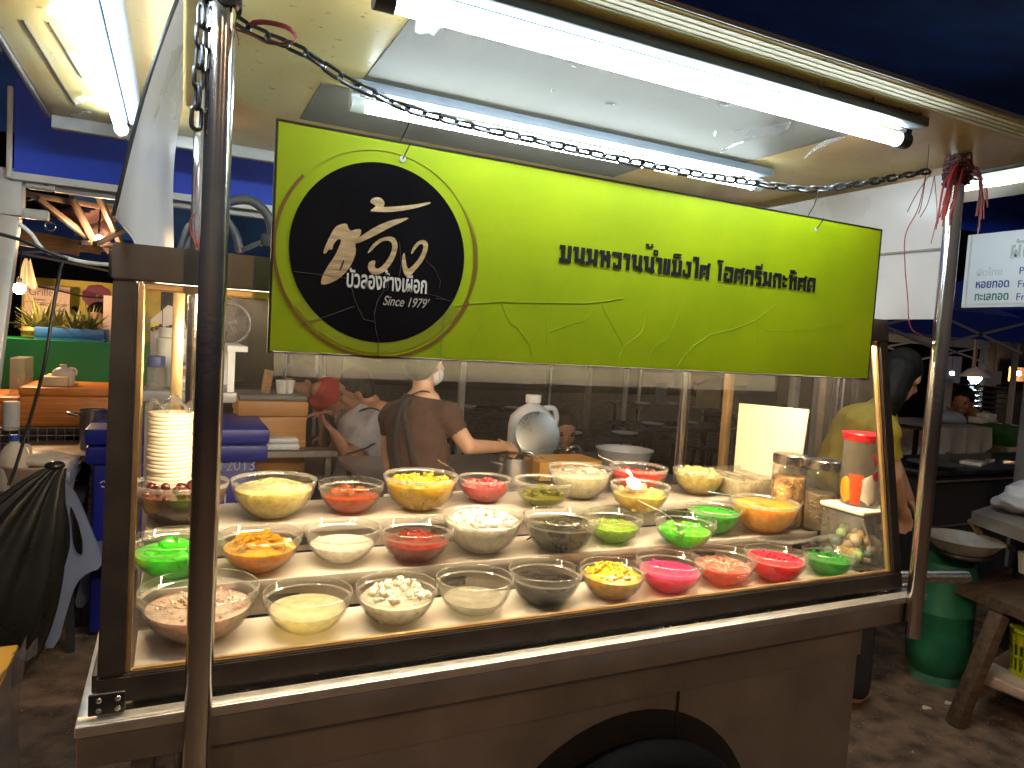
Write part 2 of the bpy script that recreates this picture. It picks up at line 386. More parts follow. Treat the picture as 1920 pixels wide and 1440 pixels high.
for (x0, y0, x1, y1) in ((-.26, .42, -.24, .95), (-.22, .4, -.2, .7)): b.bar((x0, y0, CANZ-.002), (x1, y1, CANZ-.002), .003, .003)
b.build('panel_joint', black_m, can, False)

# fluorescent lamps under the canopy
house_w = pm('white_lamp_housing', (.26, .30, .38), .4, 0, .08); house_g = pm('grey_lamp_housing', (.14, .17, .19), .4, .3, .15)
cap_m = pm('lamp_end_cap', (.05, .05, .055), .4); cap_w = pm('white_end_cap', (.65, .66, .68), .4)
def lamp(label, a, b_, side, dark, r=.0135, name='fluorescent_lamp'):
    a, b_ = V(a), V(b_); d = (b_-a).normalized(); s = V(side)
    o = thing(name, label, 'lamp', (a+b_)/2, 'tube lamps under the canopy')
    z = CANZ-.001; h0 = V((a.x, a.y, 0))-d*.03+s*.034; h1 = V((b_.x, b_.y, 0))+d*.03+s*.034
    hb = MB(); hb.bar((h0.x, h0.y, z-.011), (h1.x, h1.y, z-.011), .032, .021, .004); hb.build('housing', house_g if dark else house_w, o)
    rf = MB(); q0, q1 = V((a.x, a.y, 0)), V((b_.x, b_.y, 0))
    rf.bar((q0+s*.008)+V((0, 0, z-.006)), (q1+s*.008)+V((0, 0, z-.006)), .012, .030, .002, upv=(0, 0, 1)); rf.build('reflector', house_g, o)
    MB().tube([a, b_], r, 18).build('tube', tube_w, o)
    for e, k in ((a, -1), (b_, 1)):
        cb = MB(); cb.tube([e, e+d*k*.03], r+.003, 18); cb.bar(e+d*k*.022+V((0, 0, 0)), V((e.x, e.y, z-.001))+d*k*.022+s*.004, .02, .02, .003); cb.build('end_cap', cap_m if dark else cap_w, o)
    return o
TZ = 1.925
p0, p1 = WZ(735, 12, TZ), WZ(1692, 258, TZ); y1 = (p0.y+p1.y)/2
lamp('bright tube lamp at the front edge of the canopy, above the green sign', (p0.x, y1, TZ), (p1.x, y1, TZ), (0, -1, 0), True)
p0, p1 = WZ(682, 200, TZ), WZ(1412, 345, TZ); y2 = (p0.y+p1.y)/2
lamp('white tube lamp in the middle of the canopy, half hidden by the chain', (p0.x, y2, TZ), (p1.x, y2, TZ), (0, -1, 0), False)
q0, q1 = WZ(150, 0, TZ), WZ(232, 243, TZ); xl = (q0.x+q1.x)/2
lamp('tube lamp running front to back under the left wing of the canopy', (xl, q1.y-1.2, TZ), (xl, q1.y, TZ), (1, 0, 0), False)
nbx = 2.55; q0 = WX(1868, 341, nbx)
CANZ_, CANZ = CANZ, q0.z+.042
lamp('tube lamp at the right edge of the picture, past the tied pole', (nbx, q0.y-.45, q0.z), (nbx, q0.y+.75, q0.z), (1, 0, 0), False)
nb = thing('neighbour_awning', 'narrow cream awning of the next stall carrying a tube lamp at the right', 'awning', (nbx+.2, q0.y+.3, 0))
MB().span((nbx-.10, q0.y-.9, CANZ), (nbx+.42, q0.y+1.0, CANZ+.02), .002).build('awning_sheet', can_m, nb)
for y in (q0.y+.95,): MB().bar((nbx+.38, y, 0), (nbx+.38, y, CANZ-.001), .04, .04).build('awning_pole', steel_d, nb)
CANZ = CANZ_

# ================================================================== glass display case
FL = lambda z: .045+(z-.885)*.17      # front plane leans back
case = thing('display_case', 'glass display case in a brown metal frame standing on the cart counter', 'display case', (.82, .4, CZ+.008))
GX0, GX1, GZ0, GZ1, GY1 = -.092, 1.742, .866, 1.568, .74
def post(name, x0, x1, z0, z1, mat, th=.03, off=0.):
    b = MB(); ys = [FL(z0)+off, FL(z1)+off]
    b._add([(x0, ys[0], z0), (x1, ys[0], z0), (x1, ys[0]+th, z0), (x0, ys[0]+th, z0), (x0, ys[1], z1), (x1, ys[1], z1), (x1, ys[1]+th, z1), (x0, ys[1]+th, z1)],
           [(0, 1, 5, 4), (1, 2, 6, 5), (2, 3, 7, 6), (3, 0, 4, 7), (0, 3, 2, 1), (4, 5, 6, 7)])
    bmesh.ops.bevel(b.b, geom=list(b.b.edges), offset=.0025, segments=2, affect='EDGES'); return b.build(name, mat, case)
BT = .905
post('corner_post', GX0, GX0+.036, BT+.0005, GZ1-.06, bronze); post('corner_post', GX1-.034, GX1, BT+.0005, GZ1-.06, bronze)
post('bottom_rail', GX0, GX1, GZ0+.0005, BT, bronze, .032); post('top_rail', GX0-.002, GX1+.002, GZ1-.0595, GZ1, bronze, .05, -.003)
post('glass_trim', GX0+.0365, GX0+.044, BT+.0005, GZ1-.06, bronze_l, .014, .006); post('glass_trim', GX1-.042, GX1-.0345, BT+.0005, GZ1-.06, bronze_l, .014, .006)
post('glass_trim', GX0+.0445, GX1-.0425, GZ1-.073, GZ1-.06, bronze_l, .014, .006)
post('glass_trim', GX0+.0445, GX1-.0425, BT+.0005, BT+.005, bronze_l, .014, .006)
b = MB(); b.quad((GX0+.044, FL(BT+.005)+.012, BT+.005), (GX1-.042, FL(BT+.005)+.012, BT+.005), (GX1-.042, FL(GZ1-.073)+.012, GZ1-.073), (GX0+.044, FL(GZ1-.073)+.012, GZ1-.073)); b.build('front_pane', glass_pane, case, False)
for x in (GX0+.004, GX1-.004):
    b = MB(); b.quad((x, FL(BT)+.034, GZ0+.03), (x, GY1-.03, GZ0+.03), (x, GY1-.03, GZ1-.05), (x, FL(GZ1)+.05, GZ1-.05)); b.build('side_pane', glass_pane, case, False)
    b = MB(); b.bar((x, FL(BT)+.034, GZ0+.016), (x, GY1-.03, GZ0+.016), .028, .028, .002); b.build('side_rail', bronze, case)
    b = MB(); b.bar((x, FL(GZ1)+.05, GZ1-.03), (x, GY1-.03, GZ1-.03), .03, .045, .002); b.build('side_rail', bronze, case)
for x in (GX0+.014, .005, GX1-.014):
    b = MB(); b.span((x-.013, GY1-.026, GZ0+.001), (x+.013, GY1, GZ1-.001), .003); b.build('rear_post', bronze_l, case)
b = MB(); b.span((GX0, GY1-.03, GZ1-.05), (GX1, GY1+.004, GZ1+.001), .003); b.build('rear_rail', bronze, case)
b = MB(); b.span((GX0+.002, FL(GZ1)+.05, GZ1-.012), (GX1-.002, GY1-.031, GZ1-.003)); b.build('top_panel', pm('case_roof_panel', (.55, .52, .47), .4, .5, .1), case)
b = MB(); b.span((GX0+.06, FL(1.5)+.06, 1.505), (GX1-.06, FL(1.5)+.085, 1.515)); ls = b.build('led_strip', led_w, case)
b = MB(); b.span((GX0+.06, FL(1.5)+.055, 1.5155), (GX1-.06, FL(1.5)+.09, 1.5545), .003); b.build('led_channel', steel_d, case)
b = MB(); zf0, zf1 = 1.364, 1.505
b.quad((.155, FL(zf0)+.017, zf0), (1.335, FL(zf0)+.017, zf0), (1.335, FL(zf1)+.017, zf1), (.155, FL(zf1)+.017, zf1)); b.build('reflection_band', reflection_m, case, False)  # hazy sheet stands in for the band reflected in the front pane
# stepped shelves, bright worn metal
tray_m = pm('worn_tray_metal', (.60, .56, .50), .34, .2, .2, 5, .05, 60)
tray2_m = pm('dull_worn_tray_metal', (.44, .41, .37), .34, .3, .3, 5, .05, 60)
T = (.880, .945, 1.005); YS = ((.095, .285), (.29, .47), (.475, .715))
x0, x1 = GX0+.045, GX1-.045
for i in range(3):
    b = MB(); b.span((x0, YS[i][0], T[i]-.012), (x1, YS[i][1], T[i]-.0005), .003)
    b.span((x0, YS[i][0]-.005, T[i]-.016), (x1, YS[i][0]-.0005, T[i]+.007), .0018)
    sh = b.build('shelf', tray_m if i == 0 else tray2_m, case)
    if i:
        b = MB(); b.span((x0, YS[i][0]+.004, T[i-1]), (x1, YS[i][0]+.01, T[i]-.0125)); b.build('riser', steel_d, sh)
        b = MB()
        for k in range(5):
            xx = .12+k*.36+.05*i; b.span((xx, YS[i][0]+.001, T[i]-.046), (xx+.07, YS[i][0]+.0037, T[i]-.028))
        b.build('riser_slot', black_m, sh, False)
# bracket at the lower left corner
b = MB(); b.span((-.1, .013, CZ+.008), (-.052, .019, CZ+.04), .002); br = b.build('corner_bracket', black_m, case)
b = MB()
for x in (-.086, -.062):
    for z in (.874, .889): b.ell((x, .0125, z), (.0045, .003, .0045))
b.build('rivet', steel, br)

# ================================================================== hanging sign
SY = .012
sgn = thing('hanging_sign', 'bright green shop sign with black round logo hung on a chain between the poles', 'sign', (.81, SY, 1.41))
sx0, sx1, sz0, sz1 = .131, 1.492, 1.411, 1.761
m, t, N, L = nodes('green_printed_vinyl'); p = N['Principled BSDF']; p.inputs['Roughness'].default_value = .42; p.inputs['Coat Weight'].default_value = .08; p.inputs['Coat Roughness'].default_value = .2
tc = N.new('ShaderNodeTexCoord'); nz = N.new('ShaderNodeTexNoise'); nz.inputs['Scale'].default_value = 5; nz.inputs['Detail'].default_value = 8; L.new(tc.outputs['Object'], nz.inputs[0])
cr = N.new('ShaderNodeValToRGB'); cr.color_ramp.elements[0].color = (.29, .41, .0008, 1); cr.color_ramp.elements[1].color = (.37, .50, .001, 1); cr.color_ramp.elements[0].position = .35; cr.color_ramp.elements[1].position = .65
L.new(nz.outputs[0], cr.inputs[0]); L.new(cr.outputs[0], p.inputs['Base Color'])
n2 = N.new('ShaderNodeTexNoise'); n2.inputs['Scale'].default_value = 30; mp = N.new('ShaderNodeMapping'); mp.inputs['Scale'].default_value = (1, 1, 8); L.new(tc.outputs['Object'], mp.inputs[0]); L.new(mp.outputs[0], n2.inputs[0])
bp = N.new('ShaderNodeBump'); bp.inputs['Strength'].default_value = .03; bp.inputs['Distance'].default_value = .004; L.new(n2.outputs[0], bp.inputs['Height']); L.new(bp.outputs[0], p.inputs['Normal'])
green_m = m
MB().span((sx0, SY, sz0), (sx1, SY+.005, sz1), .001).build('board', green_m, sgn, False)
edge_m = pm('black_sign_edge', (.015, .015, .014), .4)
b = MB(); b.span((sx0-.003, SY-.001, sz0-.003), (sx0-.0003, SY+.007, sz1+.003)); b.span((sx1+.0003, SY-.001, sz0-.003), (sx1+.003, SY+.007, sz1+.003))
b.span((sx0, SY-.001, sz0-.003), (sx1, SY+.007, sz0-.0003)); b.span((sx0, SY-.001, sz1+.0003), (sx1, SY+.007, sz1+.003)); b.build('edging', edge_m, sgn, False)
def flat(pts, y, d=.0008): return [V((q[0], y, q[1])) for q in pts], V((0, -d, 0))
def disc(name, cx, cz, r, y, mat, r2=0, parent=sgn, a0=0, a1=2*math.pi, n=96):
    b = MB()
    if r2:
        ang = [a0+(a1-a0)*i/n for i in range(n+1)]
        for u, v in zip(ang, ang[1:]):
            b.prism([(cx+r*math.cos(u), y, cz+r*math.sin(u)), (cx+r*math.cos(v), y, cz+r*math.sin(v)), (cx+r2*math.cos(v), y, cz+r2*math.sin(v)), (cx+r2*math.cos(u), y, cz+r2*math.sin(u))], (0, -.0006, 0))
    else: b.prism([(cx+r*math.cos(a0+(a1-a0)*i/n), y, cz+r*math.sin(a0+(a1-a0)*i/n)) for i in range(n)], (0, -.0006, 0))
    return b.build(name, mat, parent, False)
dc = WY(705.5, 472.5, SY); dcx, dcz = .5*(WY(543, 480, SY).x+WY(868, 490, SY).x), .5*(WY(705, 303, SY).z+WY(705, 642, SY).z)
DR = .1455
dk = disc('logo_disc', dcx, dcz, DR, SY-.0004, pm('black_vinyl_disc', (.004, .004, .006), .2, 0, .3, 6, .02, 30, .35, .2))
brown = pm('brown_printed_ring', (.20, .10, .02), .5)
disc('ring', dcx+.001, dcz-.002, .171, SY-.0004, brown, .166, a0=R(140), a1=R(338))
disc('ring', dcx+.001, dcz-.002, .169, SY-.0004, pm('olive_printed_ring', (.33, .40, .012), .5), .1665, a0=R(20), a1=R(140))
b = MB()
for i in range(60):
    a = R(-40+i*1.25); c, s = math.cos(a), math.sin(a); w = .007*math.sin((i+2)/64*math.pi)+.002
    b.bar((dcx+.1665*c-w*.4, SY-.0007, dcz+.1665*s-w*.3), (dcx+.1665*c+w*.6, SY-.0007, dcz+.1665*s+w*.3), .0007, .0012)
b.build('ring_hatching', brown, sgn, False)
disc('olive_arc', dcx, dcz, .163, SY-.0002, pm('dull_olive', (.27, .33, .006), .5, 0, .15, 4), .1462, a0=R(215), a1=R(330))  # duller olive arc round the lower part of the disc
gold = pm('brushed_gold_print', (.60, .47, .28), .32, .5, .35, 16, .3, 80, streak=(1, 1, 9))
def zp(zx, zy, y): q = WY(500+zx/3.131, 220+zy/3.131, y); return (q.x, q.z)
LY = SY-.0012
def smoothpoly(pts, it=2):
    for _ in range(it):
        o = []
        for i, a in enumerate(pts):
            c = pts[(i+1) % len(pts)]; o += [(a[0]*.75+c[0]*.25, a[1]*.75+c[1]*.25), (a[0]*.25+c[0]*.75, a[1]*.25+c[1]*.75)]
        pts = o
    return pts
glyphs = [
 [(608,500),(612,482),(635,470),(665,470),(688,490),(692,512),(682,526),(720,526),(800,520),(880,510),(950,497),(965,500),(955,510),(880,532),(800,548),(720,557),(609,554),(612,545),(632,530),(642,520),(625,508)],
 [(515,720),(550,700),(640,640),(740,600),(845,587),(800,612),(720,648),(640,692),(560,730),(525,742)],
 [(332,803),(338,770),(370,700),(400,645),(430,628),(470,622),(478,648),(492,668),(520,658),(553,655),(555,680),(538,710),(518,740),(525,790),(505,850),(470,905),(420,950),(370,975),(322,985),(318,962),(330,925),(360,870),(400,815),(425,760),(440,722),(422,712),(400,732),(388,755),(386,778),(362,775),(350,797)],
 [(588,802),(610,760),(650,720),(700,700),(745,702),(766,730),(768,770),(750,830),(710,890),(670,920),(630,926),(605,910),(592,880),(600,850),(625,838),(640,845),(632,870),(640,890),(665,885),(700,850),(730,800),(740,750),(725,725),(690,722),(650,745),(615,785)],
 [(845,802),(860,760),(890,725),(925,718),(948,740),(945,780),(920,840),(880,890),(830,942),(805,920),(793,870),(795,820),(808,788),(815,830),(820,870),(832,893),(862,868),(900,820),(920,770),(918,745),(900,742),(875,770),(855,800)]]
for k, g in enumerate(glyphs):
    pts = smoothpoly(g, 1)
    bb = MB(); P3 = [V((zp(a, c, LY)[0], LY, zp(a, c, LY)[1])) for a, c in pts]; n_ = len(P3); D_ = V((0, -.0006, 0))
    tri = tessellate_polygon([[V((p.x, p.z, 0)) for p in P3]])
    bb._add(P3+[p+D_ for p in P3], [tuple(n_+i for i in t_) for t_ in tri]+[(i, (i+1) % n_, n_+(i+1) % n_, n_+i) for i in range(n_)]); bb.build('logo_letter', gold, sgn, False)
b = MB(); sl = [(432,880),(450,835),(455,850),(440,890),(425,905)]; b.prism([(zp(a, c, LY-.001)[0], LY-.0008, zp(a, c, LY)[1]) for a, c in sl], (0, -.0004, 0)); b.build('letter_counter', edge_m, sgn, False)
wpr = pm('white_print', (.72, .72, .70), .5)
a, c = zp(468, 998, LY), zp(938, 1038, LY); zz = (a[1]+c[1])/2
text('logo_lettering', 'บัวลองช้างเผือก', (a[0], LY, zz), (c[0], LY, zz), .034, wpr, sgn, .022)
a, c = zp(682, 1108, LY), zp(955, 1118, LY); zz = (a[1]+c[1])/2
text('logo_lettering', "Since 1979'", (a[0], LY, zz), (c[0], LY, zz), .0165, pm('grey_print', (.42, .40, .37), .5), sgn, .005, shear=.35)
# block lettering of the sign: every glyph is a set of bars on an 11 high grid
G = {
 'kh': (8, [(0,8.3,1.2,11),(1.2,0,3.7,11),(0,0,1.2,2.6),(3.7,0,5.5,2.6),(5.5,0,8,11)]),
 'n': (8, [(0,8.3,1.2,11),(1.2,1.2,3.7,11),(3.7,1.2,5.5,3.6),(5.5,0,8,11),(8,0,8.7,2.4)]),
 'm': (8, [(0,8.3,1.2,11),(1.2,1.2,3.7,11),(0,0,2.4,1.2),(0,1.2,1.2,2.6),(3.7,2,5.5,4.3),(5.5,0,8,11)]),
 'h': (8, [(0,8.3,1.2,11),(1.2,0,3.7,11),(3.7,5.2,5.5,8),(5.5,0,8,8.6),(5,8.6,7.4,11)]),
 'w': (7, [(0,8.2,7,11),(4.5,2.8,7,8.2),(1,0,7,2.8),(1,2.8,2.8,4)]),
 'aa': (5, [(0,8.2,5,11),(2.5,0,5,8.2)]),
 'ae': (5.4, [(0,0,2.4,11),(3,0,5.4,11)]),
 'ng': (6.4, [(3.9,2.4,6.4,11),(2.2,8.6,3.9,11),(0.8,0,6.4,2.4),(0,1.6,1.8,5)]),
 'ai': (5, [(2.4,0,4.9,12.6),(0,12.6,4.9,15),(0,11.6,1.6,12.6)]),
 'ai2': (5, [(1.6,0,4.1,12.4),(0,12.6,3.2,15),(3.2,13.6,5.2,15)]),
 's': (8, [(0,7.6,6,10),(0,0,2.5,6.4),(0,6.2,4.6,7.6),(2.9,2.8,4.8,4.6),(5.5,0,8,9.6),(6,9.6,8.6,11.6)]),
 'o': (8, [(0.4,8.3,8,11),(5.5,0,8,8.3),(0,0,5.5,2.6),(0,2.6,2.5,6.4),(2.5,4.6,3.6,6.4)]),
 'sh': (8, [(0,8,6,10.6),(0,0,2.5,8),(3.2,3,5,5.6),(5.5,0,8,9.4),(6.4,9.4,8.8,11.6)]),
 'k': (8, [(1,8.2,8,11),(0,6.6,2.5,9.4),(0.6,0,3.1,6.2),(5.5,0,8,8.2)]),
 'r': (6, [(0,8.3,6,11),(0,5.6,2.4,8.3),(2,5,6,6.8),(3.5,0,6,5),(1.6,0,3.5,2.4)]),
 'a': (4.6, [(0,6.2,4.6,8.4),(0,7.6,2.2,10),(0,1.2,4.6,3.4),(0,2.6,2.2,5)]),
 'th': (8, [(0,8.3,1.2,11),(1.2,0,3.7,11),(3.7,6.4,5.5,9.6),(5.5,0,8,10.4)]),
 'd': (8, [(1,8.2,8,11),(0,0,2.5,9.4),(2.5,0,3.8,2.6),(3.3,3,4.6,5.4),(5.5,0,8,8.2)])}
ABOVE = {'tone': [(0.6,16.8,5.8,18),(0,17.6,2.4,19.4),(4,18,5.4,19.6)], 'circ': [(1,12,4.4,13),(1,14.6,4.4,15.8),(1,13,2,14.6),(3.4,13,4.4,14.6)],
 'tai': [(0,12,6,13.2),(0,13.2,1.6,15.2),(1.6,14.2,6.4,15.4),(3,13.2,4,14)], 'ii': [(0,12,6.4,13.6),(0,13.6,4,14.6),(4.8,13.6,6.4,16.2)], 'i': [(0,12,6.4,13.6),(0,13.6,5,14.8)]}
LINE = [('kh',),('n',),('m',),('h',),('w',),('aa',),('n',),('n','tone'),('aa','circ'),('ae',),('kh','tai'),('ng',),('ai',),('s',),None,('ai2',),('o',),('sh',),('k',),('r','ii'),('m',),('k',),('a',),('th','i'),('s',),('d',)]
tot = sum((G[g[0]][0]+1.15) if g else 5 for g in LINE)-1.15
tx0, tx1, tz = WY(1048, 491, LY).x, WY(1528, 541, LY).x, WY(1048, 491, LY).z
ku = (tx1-tx0)/tot; kz = .0315/11; x = tx0; ink = pm('dark_navy_print', (.006, .010, .014), .4)
for g in LINE:
    if not g: x += 5*ku; continue
    b = MB(); w, rs = G[g[0]]; rs = list(rs)
    if len(g) > 1: rs += [(r[0]+(w-6.4)/2-(2.4 if g[1] == 'circ' else 0), r[1], r[2]+(w-6.4)/2-(2.4 if g[1] == 'circ' else 0), r[3]) for r in ABOVE[g[1]]]
    for r in rs: b.span((x+r[0]*ku-.0001, LY-.0006, tz+r[1]*kz), (x+r[2]*ku+.0001, LY, tz+r[3]*kz))
    b.build('sign_letter', ink, sgn, False); x += (w+1.15)*ku
# cracks and creases in the vinyl
def c3(zx, zy): return WY(840+zx/2.341, 560+zy/2.341, SY-.0001)
crk = pm('cracked_vinyl_edge', (.38, .55, .05), .5); crd = pm('grey_crack', (.2, .2, .2), .5)
b = MB()
for L_, w in (([(0,40),(80,22),(150,18),(240,12),(300,16),(450,18),(600,20),(700,10),(770,-2)],.0022),([(235,18),(255,70),(275,112),(300,122),(340,175),(362,210),(368,268)],.0014),([(440,25),(432,150),(430,230)],.001),([(640,25),(625,70),(600,98),(560,108),(500,125),(440,150)],.001),([(672,20),(700,80),(740,150),(772,210),(790,195),(850,150),(868,90),(865,20)],.0013),([(772,210),(755,250),(750,285)],.0012),([(1022,0),(1000,100),(960,180),(910,205),(885,245),(880,290)],.001),([(1440,25),(1350,95),(1250,135),(1150,158),(1080,205),(1030,260),(1005,300)],.0012),([(1355,110),(1400,142),(1500,140),(1620,135),(1740,105)],.0008),([(1350,110),(1342,300)],.0008),([(210,55),(140,120),(105,180),(98,260)],.0008),([(300,125),(240,185)],.0006)):
    b.tube([c3(*p) for p in L_], w*.45, 5, flat=.4)
b.build('crack_lines', crk, sgn, False)
def z8(zx, zy): return WY(500+zx/3.131, 220+zy/3.131, SY-.0016)
for L_ in ([(500,1000),(520,1080),(570,1185),(630,1200)],[(690,1010),(650,1080),(632,1150),(640,1240),(655,1310),(658,1400)],[(185,1212),(300,1185),(400,1150),(520,1108)],[(935,840),(985,890),(1020,960),(1015,1000)],[(160,905),(330,925),(470,945)],[(935,1035),(1000,1050),(1075,1080)],[(990,1062),(1075,1075)],[(1050,1150),(1030,1260),(1022,1400)],[(780,930),(790,860),(780,730)]):
    b = MB(); b.tube([z8(*p) for p in L_], .0006, 5, flat=.4); b.build('crack_line', crd, sgn, False)
holes = [WY(755, 298, SY-.0008), WY(1530, 430, SY-.0008)]
for h in holes: disc('grommet', h.x, h.z, .0052, h.y, pm('pale_hole', (.55, .58, .6), .5), parent=sgn, n=20)

# chain between the poles
chain_m = pm('blackened_chain_steel', (.09, .095, .11), .36, .9, .25, 30)
def resample(pts, step):
    pts = [V(p) for p in pts]; dense = []
    for i in range(len(pts)-1):
        p0, p1, p2, p3 = pts[max(i-1, 0)], pts[i], pts[i+1], pts[min(i+2, len(pts)-1)]
        for k in range(40):
            t = k/40; dense.append(.5*((2*p1)+(p2-p0)*t+(2*p0-5*p1+4*p2-p3)*t*t+(3*p1-p0-3*p2+p3)*t**3))
    dense.append(pts[-1]); out = [dense[0]]; acc = 0
    for a, b_ in zip(dense, dense[1:]):
        acc += (b_-a).length
        if acc >= step: out.append(b_); acc = 0
    return out
def chain(path, pitch, wire, width, first=0):
    b = MB(); P = resample(path, pitch)
    for i, (a, c) in enumerate(zip(P, P[1:])):
        d = (c-a).normalized(); s = V((0, 1, 0)) if abs(d.y) < .9 else V((1, 0, 0)); u = d.cross(s).normalized(); s = u.cross(d)
        ang = R(30+rnd.uniform(-14, 14)) + (math.pi/2 if (i+first) % 2 else 0); w = u*math.cos(ang)+s*math.sin(ang)
        o = (a+c)/2; hl, hw = pitch*.5+wire*.9, width/2-wire
        st = hl-hw-wire*.2; pts = []
        for k in range(7): t = -math.pi/2+math.pi*k/6; pts.append(o+d*(st+hw*math.cos(t))+w*hw*math.sin(t))
        for k in range(7): t = math.pi/2+math.pi*k/6; pts.append(o+d*(-st+hw*math.cos(t))+w*hw*math.sin(t))
        b.tube(pts, wire, 7, closed=True)
    return b
cpx = [(430,28),(475,58),(565,95),(640,145),(700,175),(760,202),(830,222),(900,240),(1000,262),(1100,285),(1200,306),(1300,325),(1400,341),(1470,351),(1533,355),(1590,347),(1650,338),(1745,320)]
CY_ = -.008
cp = [WY(a, c, CY_) for a, c in cpx]
o = chain(cp, .0275, .0031, .0195).build('chain', chain_m); tag(o, 'long dark steel chain sagging from pole to pole and carrying the green sign', 'chain')
cp = [V((.046, -.05, 1.945)), WY(378, 8, -.03), WY(377, 60, -.03), WY(373, 130, -.03), WY(370, 190, -.03), WY(367, 246, -.03)]
o = chain(cp[1:], .0275, .0031, .0195, 1).build('chain', chain_m); tag(o, 'short loose end of chain hanging straight down beside the left pole', 'chain')
wire_m = pm('dark_hook_wire', (.05, .05, .06), .35, .8)
for (tp_, mid, hl, lab) in (((765, 203), (748, 275), (755, 297), 'thin wire hook holding the sign above its black round logo'), ((1533, 358), (1523, 405), (1530, 428), 'thin wire hook holding the plain green end of the sign')):
    a, h = WY(*tp_, CY_), WY(*hl, SY); mm = WY(*mid, .012)
    pts = [a+V((-.012, -.006, -.03)), a+V((-.008, -.008, -.004)), a+V((0, 0, .006)), a+V((.005, .004, -.008)), a+V((.002, .008, -.03)), mm+V((.0, .012, .0)), V((h.x-.004, SY+.018, h.z+.012)), V((h.x, SY+.012, h.z)), V((h.x, SY-.002, h.z)), V((h.x+.004, SY-.010, h.z+.012)), V((h.x+.009, SY-.011, h.z+.024))]
    P = resample(pts, .004); o = MB().tube(P, .0011, 6).build('wire_hook', wire_m); tag(o, lab, 'hook', 'wire hooks of the sign')
# plastic string knots at the pole tops
red = pm('faded_red_plastic_string', (.42, .05, .06), .5, 0, .3, 30); pink = pm('pale_pink_string', (.6, .25, .3), .5, 0, .3, 30)
tie = thing('string_knot', 'tangle of red and pink plastic strings tied round the top of the right pole', 'string', (1.70, -.02, 1.88))
b = MB(); pt = V((1.70, -.021, 1.925))
for i in range(60):
    a = rnd.random()*6.28; h = rnd.uniform(-.03, .025); q = [pt+V((.026*math.cos(a+k*.8)*rnd.uniform(.8, 1.3), .026*math.sin(a+k*.8)*rnd.uniform(.8, 1.3), h+.006*k*rnd.uniform(-1, 1))) for k in range(5)]
    b.tube(resample(q, .006), .0024, 5)
b.build('knot', pm('grimy_red_knot', (.10, .03, .035), .7, 0, .6, 40), tie)
for mat, nm, spec in ((red, 'strand', 'r'), (pink, 'strand', 'p')):
    b = MB()
    for i in range(13 if spec == 'r' else 12):
        a = rnd.uniform(2.4, 4.2) if spec == 'r' else rnd.uniform(-1.0, .6); l = rnd.uniform(.05, .15); ox = rnd.uniform(.03, .075)
        p0 = pt+V((.022*math.cos(a), -.01+.018*math.sin(a), rnd.uniform(-.02, .01))); sg = math.cos(a)
        q = [p0, p0+V((sg*ox*.5, -.01, -.005)), p0+V((sg*ox*.85, -.014, -.35*l)), p0+V((sg*ox*(1+rnd.uniform(-.2, .3)), -.012+rnd.uniform(-.01, .01), -l))]
        b.tube(resample(q, .007), rnd.uniform(.0012, .0028), 5, flat=.6)
    b.build(nm, mat, tie)
b = MB()
b.tube(resample([WY(1735,330,-.03),WY(1722,390,-.03),WY(1698,440,-.03),WY(1697,500,-.03),WY(1702,560,-.03),WY(1704,598,-.03),WY(1712,620,-.03),WY(1732,630,-.03)],.01), .0012, 6)
b.tube(resample([WY(1752,330,-.03),WY(1757,400,-.03),WY(1752,430,-.03),WY(1745,460,-.03)],.01), .001, 6)
b.build('strand', red, tie)
b = MB()
for q in ([(1745,325),(1718,365),(1700,400)],[(1752,330),(1740,380),(1722,412)],[(1742,250),(1740,300),(1728,380),(1722,402)]): b.tube(resample([WY(*p, -.035) for p in q], .01), .0009, 5)
b.build('wire_end', black_m, tie)
tie2 = thing('string_knot', 'dark cord and red ribbon wound round the top of the left pole', 'string', (.046, -.02, 1.9))
b = MB(); pt = V((.046, -.021, 1.915))
for i in range(34):
    a = rnd.random()*6.28; h = rnd.uniform(-.018, .02); q = [pt+V((.024*math.cos(a+k*.8), .024*math.sin(a+k*.8), h+.004*k*rnd.uniform(-1, 1))) for k in range(5)]
    b.tube(resample(q, .006), .003, 5)
b.build('knot', pm('black_cord', (.02, .018, .018), .7, 0, .4, 40), tie2)
b = MB(); b.tube(resample([WY(440,55,-.04),WY(470,65,-.04),WY(500,80,-.05),WY(540,82,-.055),WY(556,72,-.05),WY(540,52,-.04),WY(500,42,-.035),WY(472,44,-.03),WY(470,55,-.03)],.006), .004, 6, flat=.25)
b.tube(resample([WY(436,0,-.035),WY(446,12,-.04),WY(442,20,-.04)],.006), .004, 6, flat=.3); b.tube(resample([WY(438,50,-.04),WY(446,68,-.04),WY(447,86,-.04)],.006), .003, 6, flat=.3)
b.build('ribbon', pm('dark_red_ribbon', (.22, .03, .03), .5, 0, .3), tie2)

# side panels hanging from the canopy
pan = pm('milky_plastic_panel', (.70, .65, .67), .3, 0, .08, 4, .03, 8)
o = MB().cloth(lambda u, v: (1.782+.006*math.sin(v*5), .03+.84*u, 1.572+.372*v), 12, 8, .004).build('plastic_side_panel', pan); tag(o, 'flat white plastic panel hung under the right side of the canopy', 'plastic panel')
b = MB(); b.span((1.774, .03, 1.752), (1.779, .87, 1.757)); b.build('crease_line', pm('grey_crease', (.3, .27, .25), .6), o, False)
T0, T1, B0, B1 = V((-.004, .1, 1.962)), V((.0, .78, 1.962)), WY(213, 405, .1), WY(320, 465, .62); BM = WY(246, 480, .36)
def lp(u, v):
    top = T0.lerp(T1, u); bot = B0*(1-u)**2+BM*2*u*(1-u)+B1*u*u; p = bot.lerp(top, v); p.x += -.012*math.sin(v*3.14)+.010*math.sin(u*7+v*2)*(1-v); return p
